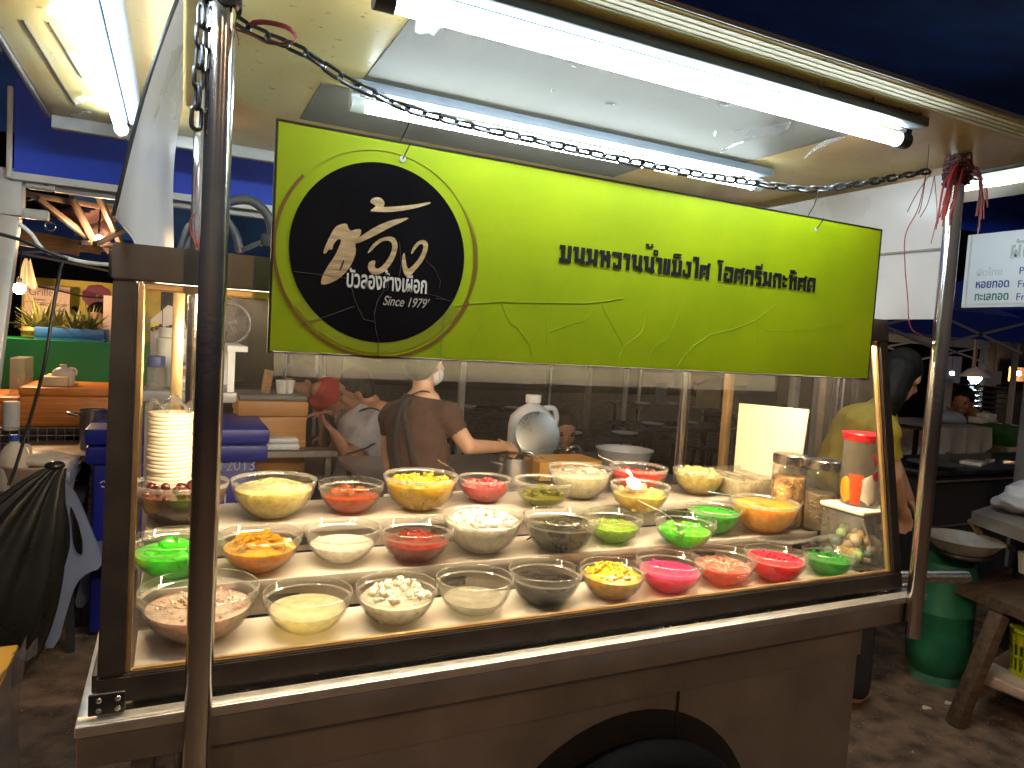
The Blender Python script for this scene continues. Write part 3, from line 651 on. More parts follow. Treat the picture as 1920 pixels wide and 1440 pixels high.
o = MB().cloth(lp, 16, 14, .003).build('plastic_side_panel', pan); tag(o, 'bowed white plastic sheet hanging between the left pole and the blue awning', 'plastic panel')
b = MB(); b.tube([lp(0, k/14)+V((0, -.003, 0)) for k in range(15)], .0032, 6); b.build('dark_edging', black_m, o)
o = MB().cloth(lambda u, v: V((.03, .5, 1.64)).lerp(V((.045, .62, 1.64)), u)+V((.012*math.sin(u*9), 0, .19*v+.02*math.sin(u*6))), 8, 8, .0008).build('plastic_bag', pouch_m); tag(o, 'crumpled clear plastic wrap tucked behind the left pole', 'plastic wrap')
o = MB(); 
for k in range(4): o.tube(resample([V((.035+.012*k, .55, 1.80)), V((.03+.014*k, .54, 1.72)), V((.05-.01*k, .55, 1.66)), V((.03+.01*k, .56, 1.57))], .01), .0016, 5)
tag(o.build('string_tail', red), 'thin red strings trailing behind the left pole above the case', 'string')
# ================================================================== bowls
def bowlprof(lip):
    o = [(0, .012), (.36, .012), (.40, .03), (.60, .145), (.76, .30), (.87, .47), (.935, .64), (.96, .74)]
    if lip: o += [(.97, .765), (1.0, .78), (1.0, .95), (.985, .97)]
    else: o += [(.985, .86), (1.0, .96), (.99, .97)]
    return o
def inner(z):
    pr = bowlprof(False)
    for (r0, z0), (r1, z1) in zip(pr, pr[1:]):
        if z0 <= z <= z1 and z1 > z0: return r0+(r1-r0)*(z-z0)/(z1-z0)
    return .36 if z < .05 else .98
def bowl_mesh(lip):
    b = MB(); o = bowlprof(lip); b.lathe(o + [(r-.03 if r > .1 else 0, z+(.03 if z < .1 else .012)) for r, z in o[:-1]][::-1], (0, 0, 0), 56)
    bmesh.ops.recalc_face_normals(b.b, faces=list(b.b.faces)); me = bpy.data.meshes.new('glass_bowl'); b.b.to_mesh(me); b.b.free(); me.materials.append(glass_bowl); me.materials.append(glass_rim)
    for p in me.polygons:
        z = sum(me.vertices[i].co.z for i in p.vertices)/len(p.vertices)
        if z > (.955 if lip else .90) or (lip and .75 < z < .785): p.material_index = 1
    me.polygons.foreach_set('use_smooth', [True]*len(me.polygons)); return me
PL, LI = bowl_mesh(False), bowl_mesh(True)
def perp(xpx):   # depth along the axis and cosine off axis
    return math.cos(math.atan((xpx-960)/FPX))
def place(l, r, bot, z):
    xc = (l+r)/2; f = WZ(xc, bot, z); rad = 0
    for _ in range(4):
        c = f + (V((f.x-CAM.x, f.y-CAM.y, 0)).normalized())*.40*rad
        dep = (c+V((0, 0, rad))-CAM).dot(fw); rad = (r-l)/2*dep*perp(xc)/FPX
    return c, rad
def fill(b, c, r, lvl, dome=0., noise=0., seed=0, off=.965, bot=.03):
    rr = random.Random(seed); ph = [rr.uniform(0, 6.28) for _ in range(6)]; n = 44; rings = []
    zs = [bot+(lvl-bot)*k/7 for k in range(8)]
    prof = [(0, bot)] + [(inner(z)*off-.012, z) for z in zs]
    for k in range(1, 12):
        q = 1-k/11; prof.append(((inner(lvl)*off-.012)*q, lvl+dome*(1-q*q)))
    def nz(x, y): return (math.sin(x*7+ph[0])+math.sin(y*8+ph[1])+math.sin((x+y)*13+ph[2])*.6+math.sin((x-y)*17+ph[3])*.5+math.sin(x*29+ph[4])*.3+math.sin(y*31+ph[5])*.3)/3
    t = MB(); t.lathe(prof, (0, 0, 0), n)
    for v in t.b.verts:
        if v.co.z >= lvl-.001: v.co.z += noise*nz(v.co.x, v.co.y)*max(0, 1-(math.hypot(v.co.x, v.co.y)/(inner(lvl)*off))**6)
        v.co = V(c)+v.co*r
    b.merge(t.b); return nz
def topz(q, lvl, dome): return lvl+dome*(1-q*q)
def chunks(b, c, r, lvl, dome, kind, n, size, seed, lift=.3, side=0):
    rr = random.Random(seed)
    for i in range(n):
        q = math.sqrt(rr.random())*.93; a = rr.random()*6.283; R0 = inner(lvl)*.95
        R0 -= size*(.8 if kind == 'flake' else .25)
        p = V((q*R0*math.cos(a), q*R0*math.sin(a), topz(q, lvl, dome)+size*lift*rr.uniform(-.6, 1)))
        if side and i % side == 0:
            zz = rr.uniform(.12, lvl); R1 = inner(zz)*.94-size*.3; p = V((R1*math.cos(a), R1*math.sin(a), zz))
        s = size*rr.uniform(.75, 1.2); rot = Euler((rr.uniform(0, 3), rr.uniform(0, 3), rr.uniform(0, 3))); w = V(c)+p*r
        if kind == 'cube': b.box(w, (s*r, s*r, s*r*.85), rot, s*r*.15, 1)
        elif kind == 'ball': b.ell(w, s*r*.55, None, 10, 7)
        elif kind == 'bean': b.ell(w, (s*r*.7, s*r*.45, s*r*.42), rot.to_matrix(), 10, 7)
        elif kind == 'flake':
            m3 = Euler((rr.uniform(-.7, .7), rr.uniform(-.7, .7), rr.uniform(0, 6))).to_matrix(); e = s*r
            b.cloth(lambda u, v: w+m3 @ V(((u-.5)*e*1.5*(1-.5*(2*v-1)**2), (v-.5)*e*2.4, .22*e*math.sin(3*u+seed)+.25*e*math.sin(4*v))), 4, 5, .0006)
        else:   # strand
            m3 = Euler((rr.uniform(-.3, .3), rr.uniform(-.3, .3), rr.uniform(0, 6))).to_matrix(); L_ = s*r*3.2; k1, k2 = rr.uniform(-1, 1), rr.uniform(-1, 1)
            b.tube([w+m3 @ V((L_*(t-.5), L_*.28*k1*math.sin(t*3.1), L_*.12*k2*math.sin(t*5))) for t in [j/6 for j in range(7)]], s*r*.17, 6)
def food(name, col, **k): return syrup(name, col, **k)
# l, r, bottom px, shelf, lipped, [name, label], [fill level, dome, noise], colour/material, chunk spec
FR, MI, BK = T
BW = [
 (255,487,1213,FR,1,'taro_paste','mashed pale brown taro heaped behind the left pole',.60,.10,.05,dict(col=(.64,.45,.35),thick=1,bump=.5),('bean',150,.07,.2,0)),
 (490,660,1195,FR,1,'pale_syrup','still pale yellow syrup in the second bowl of the front row',.56,0,.002,dict(col=(.82,.76,.52),thick=.5,bump=.02,tint=(.95,.9,.62)),None),
 (663,818,1177,FR,1,'coconut_jelly','white coconut jelly cubes heaped above cream syrup in the front row',.62,.16,.03,dict(col=(.88,.80,.62),thick=.85,bump=.1),('cube',80,.17,1.0,4)),
 (813,960,1159,FR,1,'basil_seed','fine grey seeds sunk under clear water in the front row',.40,0,.002,dict(col=(.46,.44,.38),thick=.6,bump=.05,tint=(.9,.9,.86)),('ball',60,.022,-1.2,0)),
 (949,1088,1140,FR,1,'grass_jelly','glossy black grass jelly in the front row',.62,0,.012,dict(col=(.008,.005,.004),thick=1,bump=.5,coat=.25),('strand',24,.1,.1,0)),
 (1082,1208,1128,FR,1,'sweet_corn','bright yellow diced sweet corn heaped in the front row',.70,.24,.05,dict(col=(.86,.52,.03),thick=1,bump=.2),('cube',230,.10,.8,3)),
 (1186,1318,1115,FR,1,'pink_jelly','hot pink jelly shreds in pink syrup in the front row',.62,.05,.03,dict(col=(.95,.045,.22),thick=.85,bump=.4),('strand',120,.09,.5,0)),
 (1288,1416,1101,FR,1,'salim_noodle','short salmon and white noodle slivers in coral syrup in the front row',.60,.07,.02,dict(col=(.85,.17,.10),thick=.75,bump=.3,tint=(1,.6,.45)),('strand',1,.08,.2,0)),
 (1389,1511,1094,FR,1,'red_jelly','deep crimson jelly in a full bowl topped with small red balls',.74,.02,.01,dict(col=(.85,.006,.06),thick=.9,bump=.1,tint=(.9,.05,.1)),('ball',26,.085,.6,0)),
 (1498,1602,1081,FR,1,'green_jelly','dark clear green jelly in the last bowl at the right end of the front row',.66,.04,.03,dict(col=(.015,.42,.02),thick=.7,bump=.3,tint=(.2,.85,.2)),('cube',40,.12,.3,4)),
 (240,415,1089,MI,1,'green_syrup','luminous green syrup and jelly half hidden by the left pole in the middle row',.62,.02,.01,dict(col=(.07,.80,.01),thick=.75,bump=.05,tint=(.4,1,.1)),('cube',14,.3,-.2,2)),
 (407,566,1078,MI,1,'jackfruit','golden orange jackfruit pieces in syrup in the middle row',.62,.12,.05,dict(col=(.86,.42,.015),thick=.85,bump=.2,tint=(1,.75,.1)),('flake',60,.15,.9,0)),
 (568,712,1060,MI,1,'milky_syrup','cloudy white syrup in the middle row under the orange threads',.50,0,.004,dict(col=(.84,.80,.72),thick=.75,bump=.02),('ball',16,.05,-.6,0)),
 (709,848,1059,MI,1,'red_bean_shred','dark red glassy shreds piled in the middle row',.56,.14,.05,dict(col=(.28,.02,.015),thick=.8,bump=.4,tint=(.7,.35,.3)),('strand',110,.09,.5,3)),
 (826,977,1042,MI,0,'young_coconut','snow white young coconut heaped in the middle of the middle row',.80,.10,.06,dict(col=(.90,.86,.76),thick=.98,bump=.3),('bean',60,.20,.2,0)),
 (975,1119,1040,MI,1,'black_jelly_strip','black jelly strips lying on one side of a water filled bowl',.50,.16,.04,dict(col=(.016,.015,.012),thick=.8,bump=.4,tint=(.5,.48,.4),coat=.3),('strand',60,.13,.4,3)),
 (1091,1203,1021,MI,1,'pandan_noodle','light green pandan noodle strands in the middle row',.58,.06,.03,dict(col=(.33,.55,.05),thick=.85,bump=.4,tint=(.7,.9,.4)),('strand',120,.10,.3,3)),
 (1221,1340,1030,MI,1,'green_pudding','vivid lime green pudding lumps under a slanting spoon',.56,.06,.06,dict(col=(.12,.78,.01),thick=.9,bump=.2,tint=(.4,1,.2)),('bean',22,.22,.1,0)),
 (1280,1390,1012,MI,0,'green_grass_jelly','deep green shaved jelly set behind the lime green pudding',.80,.08,.04,dict(col=(.03,.50,.015),thick=.9,bump=.6),('strand',70,.07,.2,0)),
 (1362,1497,1003,MI,0,'pumpkin_custard','smooth orange yellow custard with a metal spoon lying across it',.86,.04,.01,dict(col=(.88,.50,.05),thick=1,bump=.05),None),
 (247,430,986,BK,0,'red_date','dark red dates glistening in syrup in front of the stacked plates',.70,.08,.03,dict(col=(.13,.014,.01),thick=.9,bump=.3,tint=(.7,.3,.2)),('ball',60,.19,.3,2)),
 (430,593,976,BK,0,'mung_bean_paste','pale yellow bean paste with a peak in the widest back row bowl',.72,.18,.06,dict(col=(.88,.74,.34),thick=1,bump=.7),('ball',160,.035,.3,0)),
 (594,718,966,BK,1,'candied_papaya','translucent orange candied fruit in a low bowl of the back row',.56,.10,.04,dict(col=(.62,.13,.02),thick=.75,bump=.4,tint=(1,.5,.2)),('flake',40,.14,.9,0)),
 (715,857,961,BK,0,'pineapple_dice','golden yellow fruit dice filling a back row bowl below the woman in brown',.76,.08,.03,dict(col=(.86,.55,.02),thick=.95,bump=.2),('cube',200,.10,.7,2)),
 (856,956,945,BK,0,'water_chestnut','coral pink chestnut cubes with a silver spoon stuck in them',.66,.10,.03,dict(col=(.85,.09,.11),thick=.95,bump=.2),('cube',120,.14,.8,2)),
 (960,1071,955,BK,0,'green_leaf_jelly','olive green leaf shreds in a clear bowl of the back row',.40,.14,.05,dict(col=(.30,.30,.03),thick=.5,bump=.4,tint=(.8,.8,.5)),('flake',60,.16,1.2,0)),
 (1022,1146,938,BK,0,'coconut_shaving','cream white coconut shavings heaped high at the back',.76,.14,.08,dict(col=(.88,.80,.62),thick=1,bump=.5),('flake',40,.12,.3,0)),
 (1140,1254,964,BK,0,'palm_fruit','pale yellow palm fruit pieces with a white spoon in the bowl',.64,.08,.06,dict(col=(.84,.60,.22),thick=.8,bump=.2,tint=(1,.9,.6)),('bean',26,.3,.3,2)),
 (1150,1264,936,BK,0,'red_sago','bright red sago half hidden behind the palm fruit bowl',.70,.05,.03,dict(col=(.75,.03,.02),thick=.9,bump=.3),('bean',14,.2,.3,0)),
 (1257,1358,930,BK,0,'lychee','pale yellow peeled fruit balls rounded above the rim',.78,.12,.04,dict(col=(.86,.66,.24),thick=1,bump=.05),('ball',34,.3,.2,0)),
]
proto = {}
DK = .96
for i, (l, r, bot, z, lip, fn, lab, lvl, dome, nzv, mk, ch) in enumerate(BW):
    c, rad = place(l, r, bot, z)
    if fn == 'green_grass_jelly': c += V((c.x-CAM.x, c.y-CAM.y, 0)).normalized()*.05
    if fn == 'red_sago': c += V((0.01, .05, 0))
    ft = lab.split(' in a ')[0].split(' in the ')[0]
    bl = 'clear glass bowl with ' + ' '.join(lab.replace(',', '').split()[:11])
    if i == 0 or lip not in proto:
        o = bpy.data.objects.new('glass_bowl', LI if lip else PL); COL.objects.link(o); proto[lip] = o
    else: o = proto[lip].copy(); COL.objects.link(o)
    o.location = c; o.scale = (rad, rad, rad*DK); o.rotation_euler.z = rnd.random()*6
    tag(o, bl, 'bowl', 'glass dessert bowls in three rows')
    b = MB(); cc = c+V((0, 0, .001)); fill(b, cc, rad*.995, lvl*DK, dome, nzv, i)
    if ch and fn not in ('salim_noodle',): chunks(b, cc, rad*.98, lvl*DK, dome, ch[0], ch[1], ch[2], i+100, ch[3], ch[4])
    mt = food(fn+'_food', **mk)
    fo = b.build(fn, mt, None, True, c, 50); tag(fo, lab, 'dessert topping')
    if fn == 'salim_noodle':
        b = MB(); chunks(b, cc, rad*.98, lvl*DK, dome, 'strand', 110, .085, 5, .3, 3); b.build('noodle_sliver', syrup('pale_noodle', (.85, .5, .36), thick=1), fo)['kind'] = 'stuff'
    if fn in ('black_jelly_strip', 'basil_seed', 'red_bean_shred', 'candied_papaya'):
        b = MB(); fill(b, cc, rad*.985, (.70 if fn != 'basil_seed' else .62)*DK, 0, .003, i, .975, .045); b.build('clear_water', clear('water_'+fn, {'black_jelly_strip': (.93, .92, .86), 'basil_seed': (.95, .95, .92), 'red_bean_shred': (.96, .86, .82), 'candied_papaya': (1, .84, .66)}[fn], .9, 1.33), fo)
def at(name): return next(o for o in COL.objects if o.name == name)
# spoons
spoon_m = pm('spoon_steel', (.72, .72, .73), .18, 1, .05); spoon_w = pm('white_melamine', (.78, .72, .6), .35)
def spoon(label, tip, end, w, mat, name='spoon'):
    tip, end = V(tip), V(end); d = (end-tip).normalized(); s = d.cross(V((0, 0, 1))).normalized(); u = s.cross(d)
    b = MB(); L_ = (end-tip).length
    b.tube([tip+d*(.03+.0), tip+d*(.05)+u*.004, tip+d*L_*.5+u*.006, end-d*.015, end], [w*.22, w*.2, w*.22, w*.36, w*.26], 8, flat=.4)
    t = MB(); t.ell((0, 0, 0), (.021*w/.012, .014*w/.012, .006), None, 16, 10); m3 = Matrix((d, s, u)).transposed()
    for v in t.b.verts: v.co = tip+d*.015+m3 @ (V((v.co.x, v.co.y, -abs(v.co.z) if v.co.z < 0 else -.7*v.co.z)))
    b.merge(t.b); return tag(b.build(name, mat), label, 'spoon', 'serving spoons in the bowls')
def yof(n): return at(n).location
q = yof('water_chestnut'); spoon('silver spoon leaning out of the coral pink chestnut cubes', WY(872, 903, q.y-.02), WY(820, 861, q.y-.03), .012, spoon_m)
q = yof('red_sago'); spoon('cream spoon handle sticking up behind the palm fruit bowl', WY(1180, 888, q.y), WY(1121, 853, q.y+.02), .008, spoon_w)
q = yof('palm_fruit'); spoon('white spoon resting bowl up on the palm fruit', WY(1192, 912, q.y-.035), WY(1176, 880, q.y+.04), .018, spoon_w)
q = yof('green_pudding'); spoon('pale spoon slanting out of the lime green pudding', WY(1282, 990, q.y-.02), WY(1197, 938, q.y-.02), .010, spoon_w)
q = yof('pumpkin_custard'); spoon('steel ladle spoon lying across the orange custard', WY(1445, 950, q.y-.03), WY(1327, 921, q.y-.03), .013, spoon_m)

# other things on the shelves
pz = T[2]; pc = WY(319, 800, .56); px_ = pc.x
plate_m = pm('cream_foam_plate', (.84, .75, .58), .5, 0, .04)
b = MB(); b.lathe([(0, .0), (.6, 0), (.66, .03), (.98, .05), (1, .055), (1.01, .15), (.97, .152), (.62, .06), (0, .05)], (0, 0, 0), 40); bmesh.ops.recalc_face_normals(b.b, faces=list(b.b.faces)); pme = bpy.data.meshes.new('foam_plate'); b.b.to_mesh(pme); b.b.free(); pme.materials.append(plate_m); pme.polygons.foreach_set('use_smooth', [True]*len(pme.polygons))
ztop = WY(319, 770, .63).z; n = 26; pr = 43/FPX*(V((px_, .63, 1.1))-CAM).dot(fw)*.89; px_ = WY(319, 830, .63).x; step = (ztop-.008-pz)/n
words = ['lowest', 'second lowest', 'third lowest', 'fourth lowest', 'fifth lowest', 'sixth lowest']
for i in range(n):
    o = bpy.data.objects.new('foam_plate', pme); COL.objects.link(o); o.location = (px_+rnd.uniform(-.0012, .0012), .63+rnd.uniform(-.0012, .0012), pz+.001+i*step); o.scale = (pr, pr, .085)
    tag(o, 'topmost cream foam plate of the tall stack behind the left pole' if i == n-1 else 'cream foam plate within the tall stack behind the left pole', 'plate', 'stack of foam plates')
o = MB().cloth(lambda u, v: (px_-pr*.95+2*pr*.95*u, .60+.1*v, ztop+.006+.02*math.sin(u*11+v*3)*math.sin(v*5+u*4)**2+.012*math.sin(u*3)), 22, 10, .0006).build('plastic_bag', pouch_m); tag(o, 'crumpled clear bag lying on top of the plate stack', 'plastic bag')
# white board leaning along the right side pane
bx = GX1-.03
def bX(px, py): return WX(px, py, bx)
A_, B_ = bX(1386, 756), bX(1515, 768); D_ = bX(1500, 905); C_ = bX(1380, 872)
b = MB(); b.prism([(bx, A_.y, A_.z), (bx, B_.y, B_.z), (bx, B_.y+.02, pz+.002), (bx, A_.y, pz+.002)], (.006, 0, 0)); tag(b.build('white_board', pm('cream_white_card', (.78, .70, .54), .5, 0, .03, 2), None, False), 'plain cream board leaning against the right glass of the case', 'board')
def cyl(b, c, r, h, n=28, bev=.003, r2=None):
    r2 = r2 or r; return b.lathe([(0, 0), (r-bev, 0), (r, bev), (r2, h-bev), (r2-bev, h), (0, h)], c, n)
jar_g = clear('jar_glass', (.93, .93, .9), .9, 1.5, .03, edge=.15)
def jar(label, xl, xr, top, bot, Y, fillmat, fh, cat='jar', lidh=.03):
    c = WY((xl+xr)/2, bot, Y); t = WY((xl+xr)/2, top, Y); dep = (c-CAM).dot(fw); r = (xr-xl)/2*dep*perp((xl+xr)/2)/FPX; c.z = T[1]+.001; h = t.z-c.z
    o = thing('glass_jar', label, cat, c, 'steel lidded glass jars'); b = MB(); b.lathe([(0, 0), (r*.92, 0), (r, .006), (r, h-lidh-.008), (r*.94, h-lidh), (r*.90, h-lidh), (r*.96, h-lidh-.01), (r*.955, .008), (0, .006)], c, 32); b.build('jar_body', jar_g, o)
    b = MB(); cyl(b, c+V((0, 0, h-lidh)), r*1.02, lidh); b.build('lid', steel, o)
    b = MB(); cyl(b, c+V((0, 0, .008)), r*.93, fh*h, 24)
    rr = random.Random(3)
    for k in range(90): a = rr.random()*6.28; b.ell(c+V((r*.86*math.cos(a), r*.86*math.sin(a), rr.uniform(.015, fh*h+.008))), r*rr.uniform(.1, .17), None, 7, 5)
    b.build('jar_filling', fillmat, o); return o
sweet = pm('mixed_sweets', (.70, .30, .12), .4, 0, .9, 34, .3, 40)
jar('steel lidded glass jar filled with orange and pink sweets', 1443, 1510, 851, 930, .38, sweet, .66)
jar('steel lidded glass jar with dark contents between the sweets jar and the red pitcher', 1506, 1570, 862, 940, .31, pm('dark_jar_filling', (.16, .11, .06), .5, 0, .3, 20), .5)
# rectangular glass dish of white strips
c = WY(1388, 925, .55); c.z = pz+.001; o = thing('glass_dish', 'long rectangular glass dish beside the fruit balls at the back', 'dish', c)
b = MB(); w, d_, h = .17, .15, .075
for s in (-1, 1): b.span((c.x+s*w/2-.002, c.y-d_/2, c.z), (c.x+s*w/2+.002, c.y+d_/2, c.z+h), .001); b.span((c.x-w/2+.0025, c.y+s*d_/2-.002, c.z), (c.x+w/2-.0025, c.y+s*d_/2+.002, c.z+h), .001)
b.build('dish_wall', jar_g, o)
b = MB(); b.span((c.x-w/2+.004, c.y-d_/2+.004, c.z+.001), (c.x+w/2-.004, c.y+d_/2-.004, c.z+h*.72), .006)
for k in range(14): xx = c.x-w*.42+rnd.random()*w*.84; b.bar((xx, c.y-d_*.4, c.z+h*.74), (xx+rnd.uniform(-.02, .02), c.y+d_*.4, c.z+h*.78), .012, .01, .003)
tag(b.build('coconut_strip', syrup('white_strips', (.78, .68, .48), thick=1, bump=.3)), 'cream white strips filling the rectangular glass dish', 'dessert topping')
# red lidded pitcher on a white lidded tub
YTB = .20; c = WY(1605, 1062, YTB); c.z = T[0]+.001; tub_top = WY(1605, 946, YTB).z; hw = .068
o = thing('plastic_tub', 'frosted square tub with a white lid under the red pitcher', 'tub', (c.x, YTB, c.z))
Cx, Cy = WY(1605, 1000, YTB).x, YTB; hz = tub_top-c.z
b = MB(); b.box((Cx, Cy, c.z+hz/2-.008), (2*hw, 2*hw, hz-.018), None, .012, 3); b.build('tub_body', frost_m, o)
b = MB(); b.box((Cx, Cy, tub_top-.008), (2*hw+.008, 2*hw+.008, .015), None, .006, 3); b.build('lid', cream_foam, o)
b = MB(); b.box((Cx+.02, Cy-hw-.001, c.z+hz*.72), (.06, .0008, .016)); b.build('paper_label', cream_foam, o, False)
cols = [(.80, .66, .40), (.80, .55, .15), (.25, .45, .45), (.35, .6, .2), (.8, .62, .5)]
for k, cc in enumerate(cols):
    b = MB()
    for j in range(9): b.ell((Cx+rnd.uniform(-.048, .048), Cy+rnd.uniform(-.05, .05), c.z+.014+rnd.random()**1.4*hz*.45), rnd.uniform(.011, .017), None, 9, 7)
    s = b.build('puffed_sweet', pm('puffed_sweet_%d' % k, cc, .5), o); s['kind'] = 'stuff'
b = MB(); b.tube([(Cx-.055, Cy-.058, c.z+hz*.85), (Cx+.0, Cy-.054, c.z+hz*.35)], .004, 8); b.ell((Cx+.008, Cy-.05, c.z+hz*.32), (.02, .012, .016)); tag(b.build('scoop', white_pl), 'white plastic scoop standing inside the frosted tub', 'scoop')
pc = V((Cx+.002, Cy, tub_top+.001)); pw = .056; ptop = WY(1604, 812, YTB).z; ph = ptop-pc.z
o = thing('pitcher', 'clear plastic pitcher with a red lid and fruit prints', 'pitcher', pc)
red_pl = pm('red_plastic_lid', (.75, .012, .02), .3, 0, .05)
clr = clear('pitcher_plastic', (.95, .93, .92), .8, 1.45, .06, edge=.15)
b = MB(); b.lathe([(0, 0), (pw*.86, 0), (pw*.9, .004), (pw, ph-.022), (pw*.97, ph-.022), (pw*.87, .006), (0, .005)], pc, 36); b.build('pitcher_body', clr, o)
b = MB(); cyl(b, pc+V((0, 0, ph-.022)), pw*1.0, .018, 36, .003, pw*1.04); cyl(b, pc+V((0, 0, ph-.006)), pw*1.09, .006, 36, .002); b.build('lid', red_pl, o)
cupm = pm('red_orange_print', (.80, .06, .01), .5); cupo = pm('orange_print', (.85, .28, .02), .5); cupw = pm('white_print_patch', (.75, .66, .55), .5)
tv = V((CAM.x-pc.x, CAM.y-pc.y, 0)).normalized(); a0 = math.atan2(tv.y, tv.x)
def decal(name, mat, u0, u1, z0, z1, shape=None):
    b = MB()
    def f(u, v):
        if shape: u, v = shape(u, v)
        zz = z0+(z1-z0)*v; rr_ = pw*(.9+.1*zz/ph)+.0008; a = a0-(u0+(u1-u0)*u); return pc+V((rr_*math.cos(a), rr_*math.sin(a), zz))
    b.cloth(f, 8, 6, 0); return b.build(name, mat, o)
# angle runs from the right of the picture to the left
ok = lambda u, v: (.5+(u-.5)*math.sqrt(max(0, 1-(2*v-1)**2))*1.0, v)
decal('fruit_print', cupw, -1.05, .1, .006, ph*.46, ok); decal('cup_print', cupm, -.12, .62, .006, ph*.44, lambda u, v: (.5+(u-.5)*(.65+.35*v), v)); decal('fruit_print', cupo, .35, 1.3, .006, ph*.40, ok)
decal('emblem_print', red_pl, -.95, -.55, ph*.36, ph*.52, ok)
for (u, z_) in ((-.75, .66), (-.6, .62), (-.5, .70), (-.9, .54)): decal('heart_print', red_pl, u-.09, u+.09, ph*(z_-.03), ph*(z_+.03), ok)
# tofu cubes beside the custard
tf = pm('fried_tofu', (.80, .55, .26), .6, 0, .2, 30, .2)
for (a, c_, sz, lab) in ((1500, 985, .028, 'lowest pale tofu cube beside the orange custard bowl'), (1523, 990, .026, 'tan tofu cube at the front of the little heap near the tub'), (1512, 968, .03, 'large pale tofu cube on top of the little heap'), (1545, 978, .026, 'pale tofu cube touching the frosted tub'), (1486, 962, .026, 'golden tofu cube tucked against the custard bowl')):
    q = WY(a, c_, .40 if c_ > 970 else .43); z0 = T[1]+.001+(.027 if c_ < 970 else 0)
    tag(MB().box((q.x, q.y, z0+sz/2), (sz, sz*.9, sz), Euler((0, 0, rnd.random())), .003).build('tofu_cube', tf), lab, 'tofu', 'tofu cubes by the tub')
# loose plastic film over the last bowls
q0 = WY(1440, 1010, .22); o = MB().cloth(lambda u, v: WY(1420+170*u, 1012+8*math.sin(u*6), .17+.12*v)+V((0, 0, .006*math.sin(9*u+5*v)+.012*v*math.sin(7*u))), 24, 8, .0005).build('cling_film', pouch_m); tag(o, 'wrinkled cling film pulled back over the crimson and green jelly', 'cling film')
# ================================================================== people
skin_m = pm('warm_skin', (.52, .29, .18), .5, 0, .1, 20, .05, 120, sss=.08); skin_d = pm('tanned_skin', (.34, .17, .10), .5, 0, .1, 20)
hair_m = pm('black_hair', (.008, .007, .006), .6, 0, .4, 30, .4, 80, streak=(1, 1, .15), spec=.15)
def frame(face):
    f = V(face).normalized(); s = f.cross(V((0, 0, 1))).normalized(); return f, s, s.cross(f)
def hand(b, wrist, d, palm, size=1., curl=.5, side=1):
    d = V(d).normalized(); n = (V(palm)-d*V(palm).dot(d)).normalized(); s = d.cross(n)*side
    c = V(wrist)+d*.05*size; m3 = Matrix((s, d, n)).transposed(); b.ell(c, (.038*size, .05*size, .017*size), m3, 12, 8)
    for k, L_ in enumerate((.066, .075, .07, .055)):
        p = V(wrist)+d*.088*size+s*(.027-.018*k)*size; a1, a2, a3 = curl*.7, curl*1.7, curl*2.4; r = .0088*size
        for a, l in ((a1, .45), (a2, .32), (a3, .23)):
            q = p+(d*math.cos(a)+n*math.sin(a))*L_*l*size; b.caps(p, q, r, r*.93, 8); p = q; r *= .93
    p = V(wrist)+d*.028*size+s*.034*size; q = p+(s*.75+d*.6+n*.35*curl)*.036*size; b.caps(p, q, .011*size, .010*size, 8); b.caps(q, q+(s*.2+d*.8+n*.7*curl)*.03*size, .010*size, .0085*size, 8)
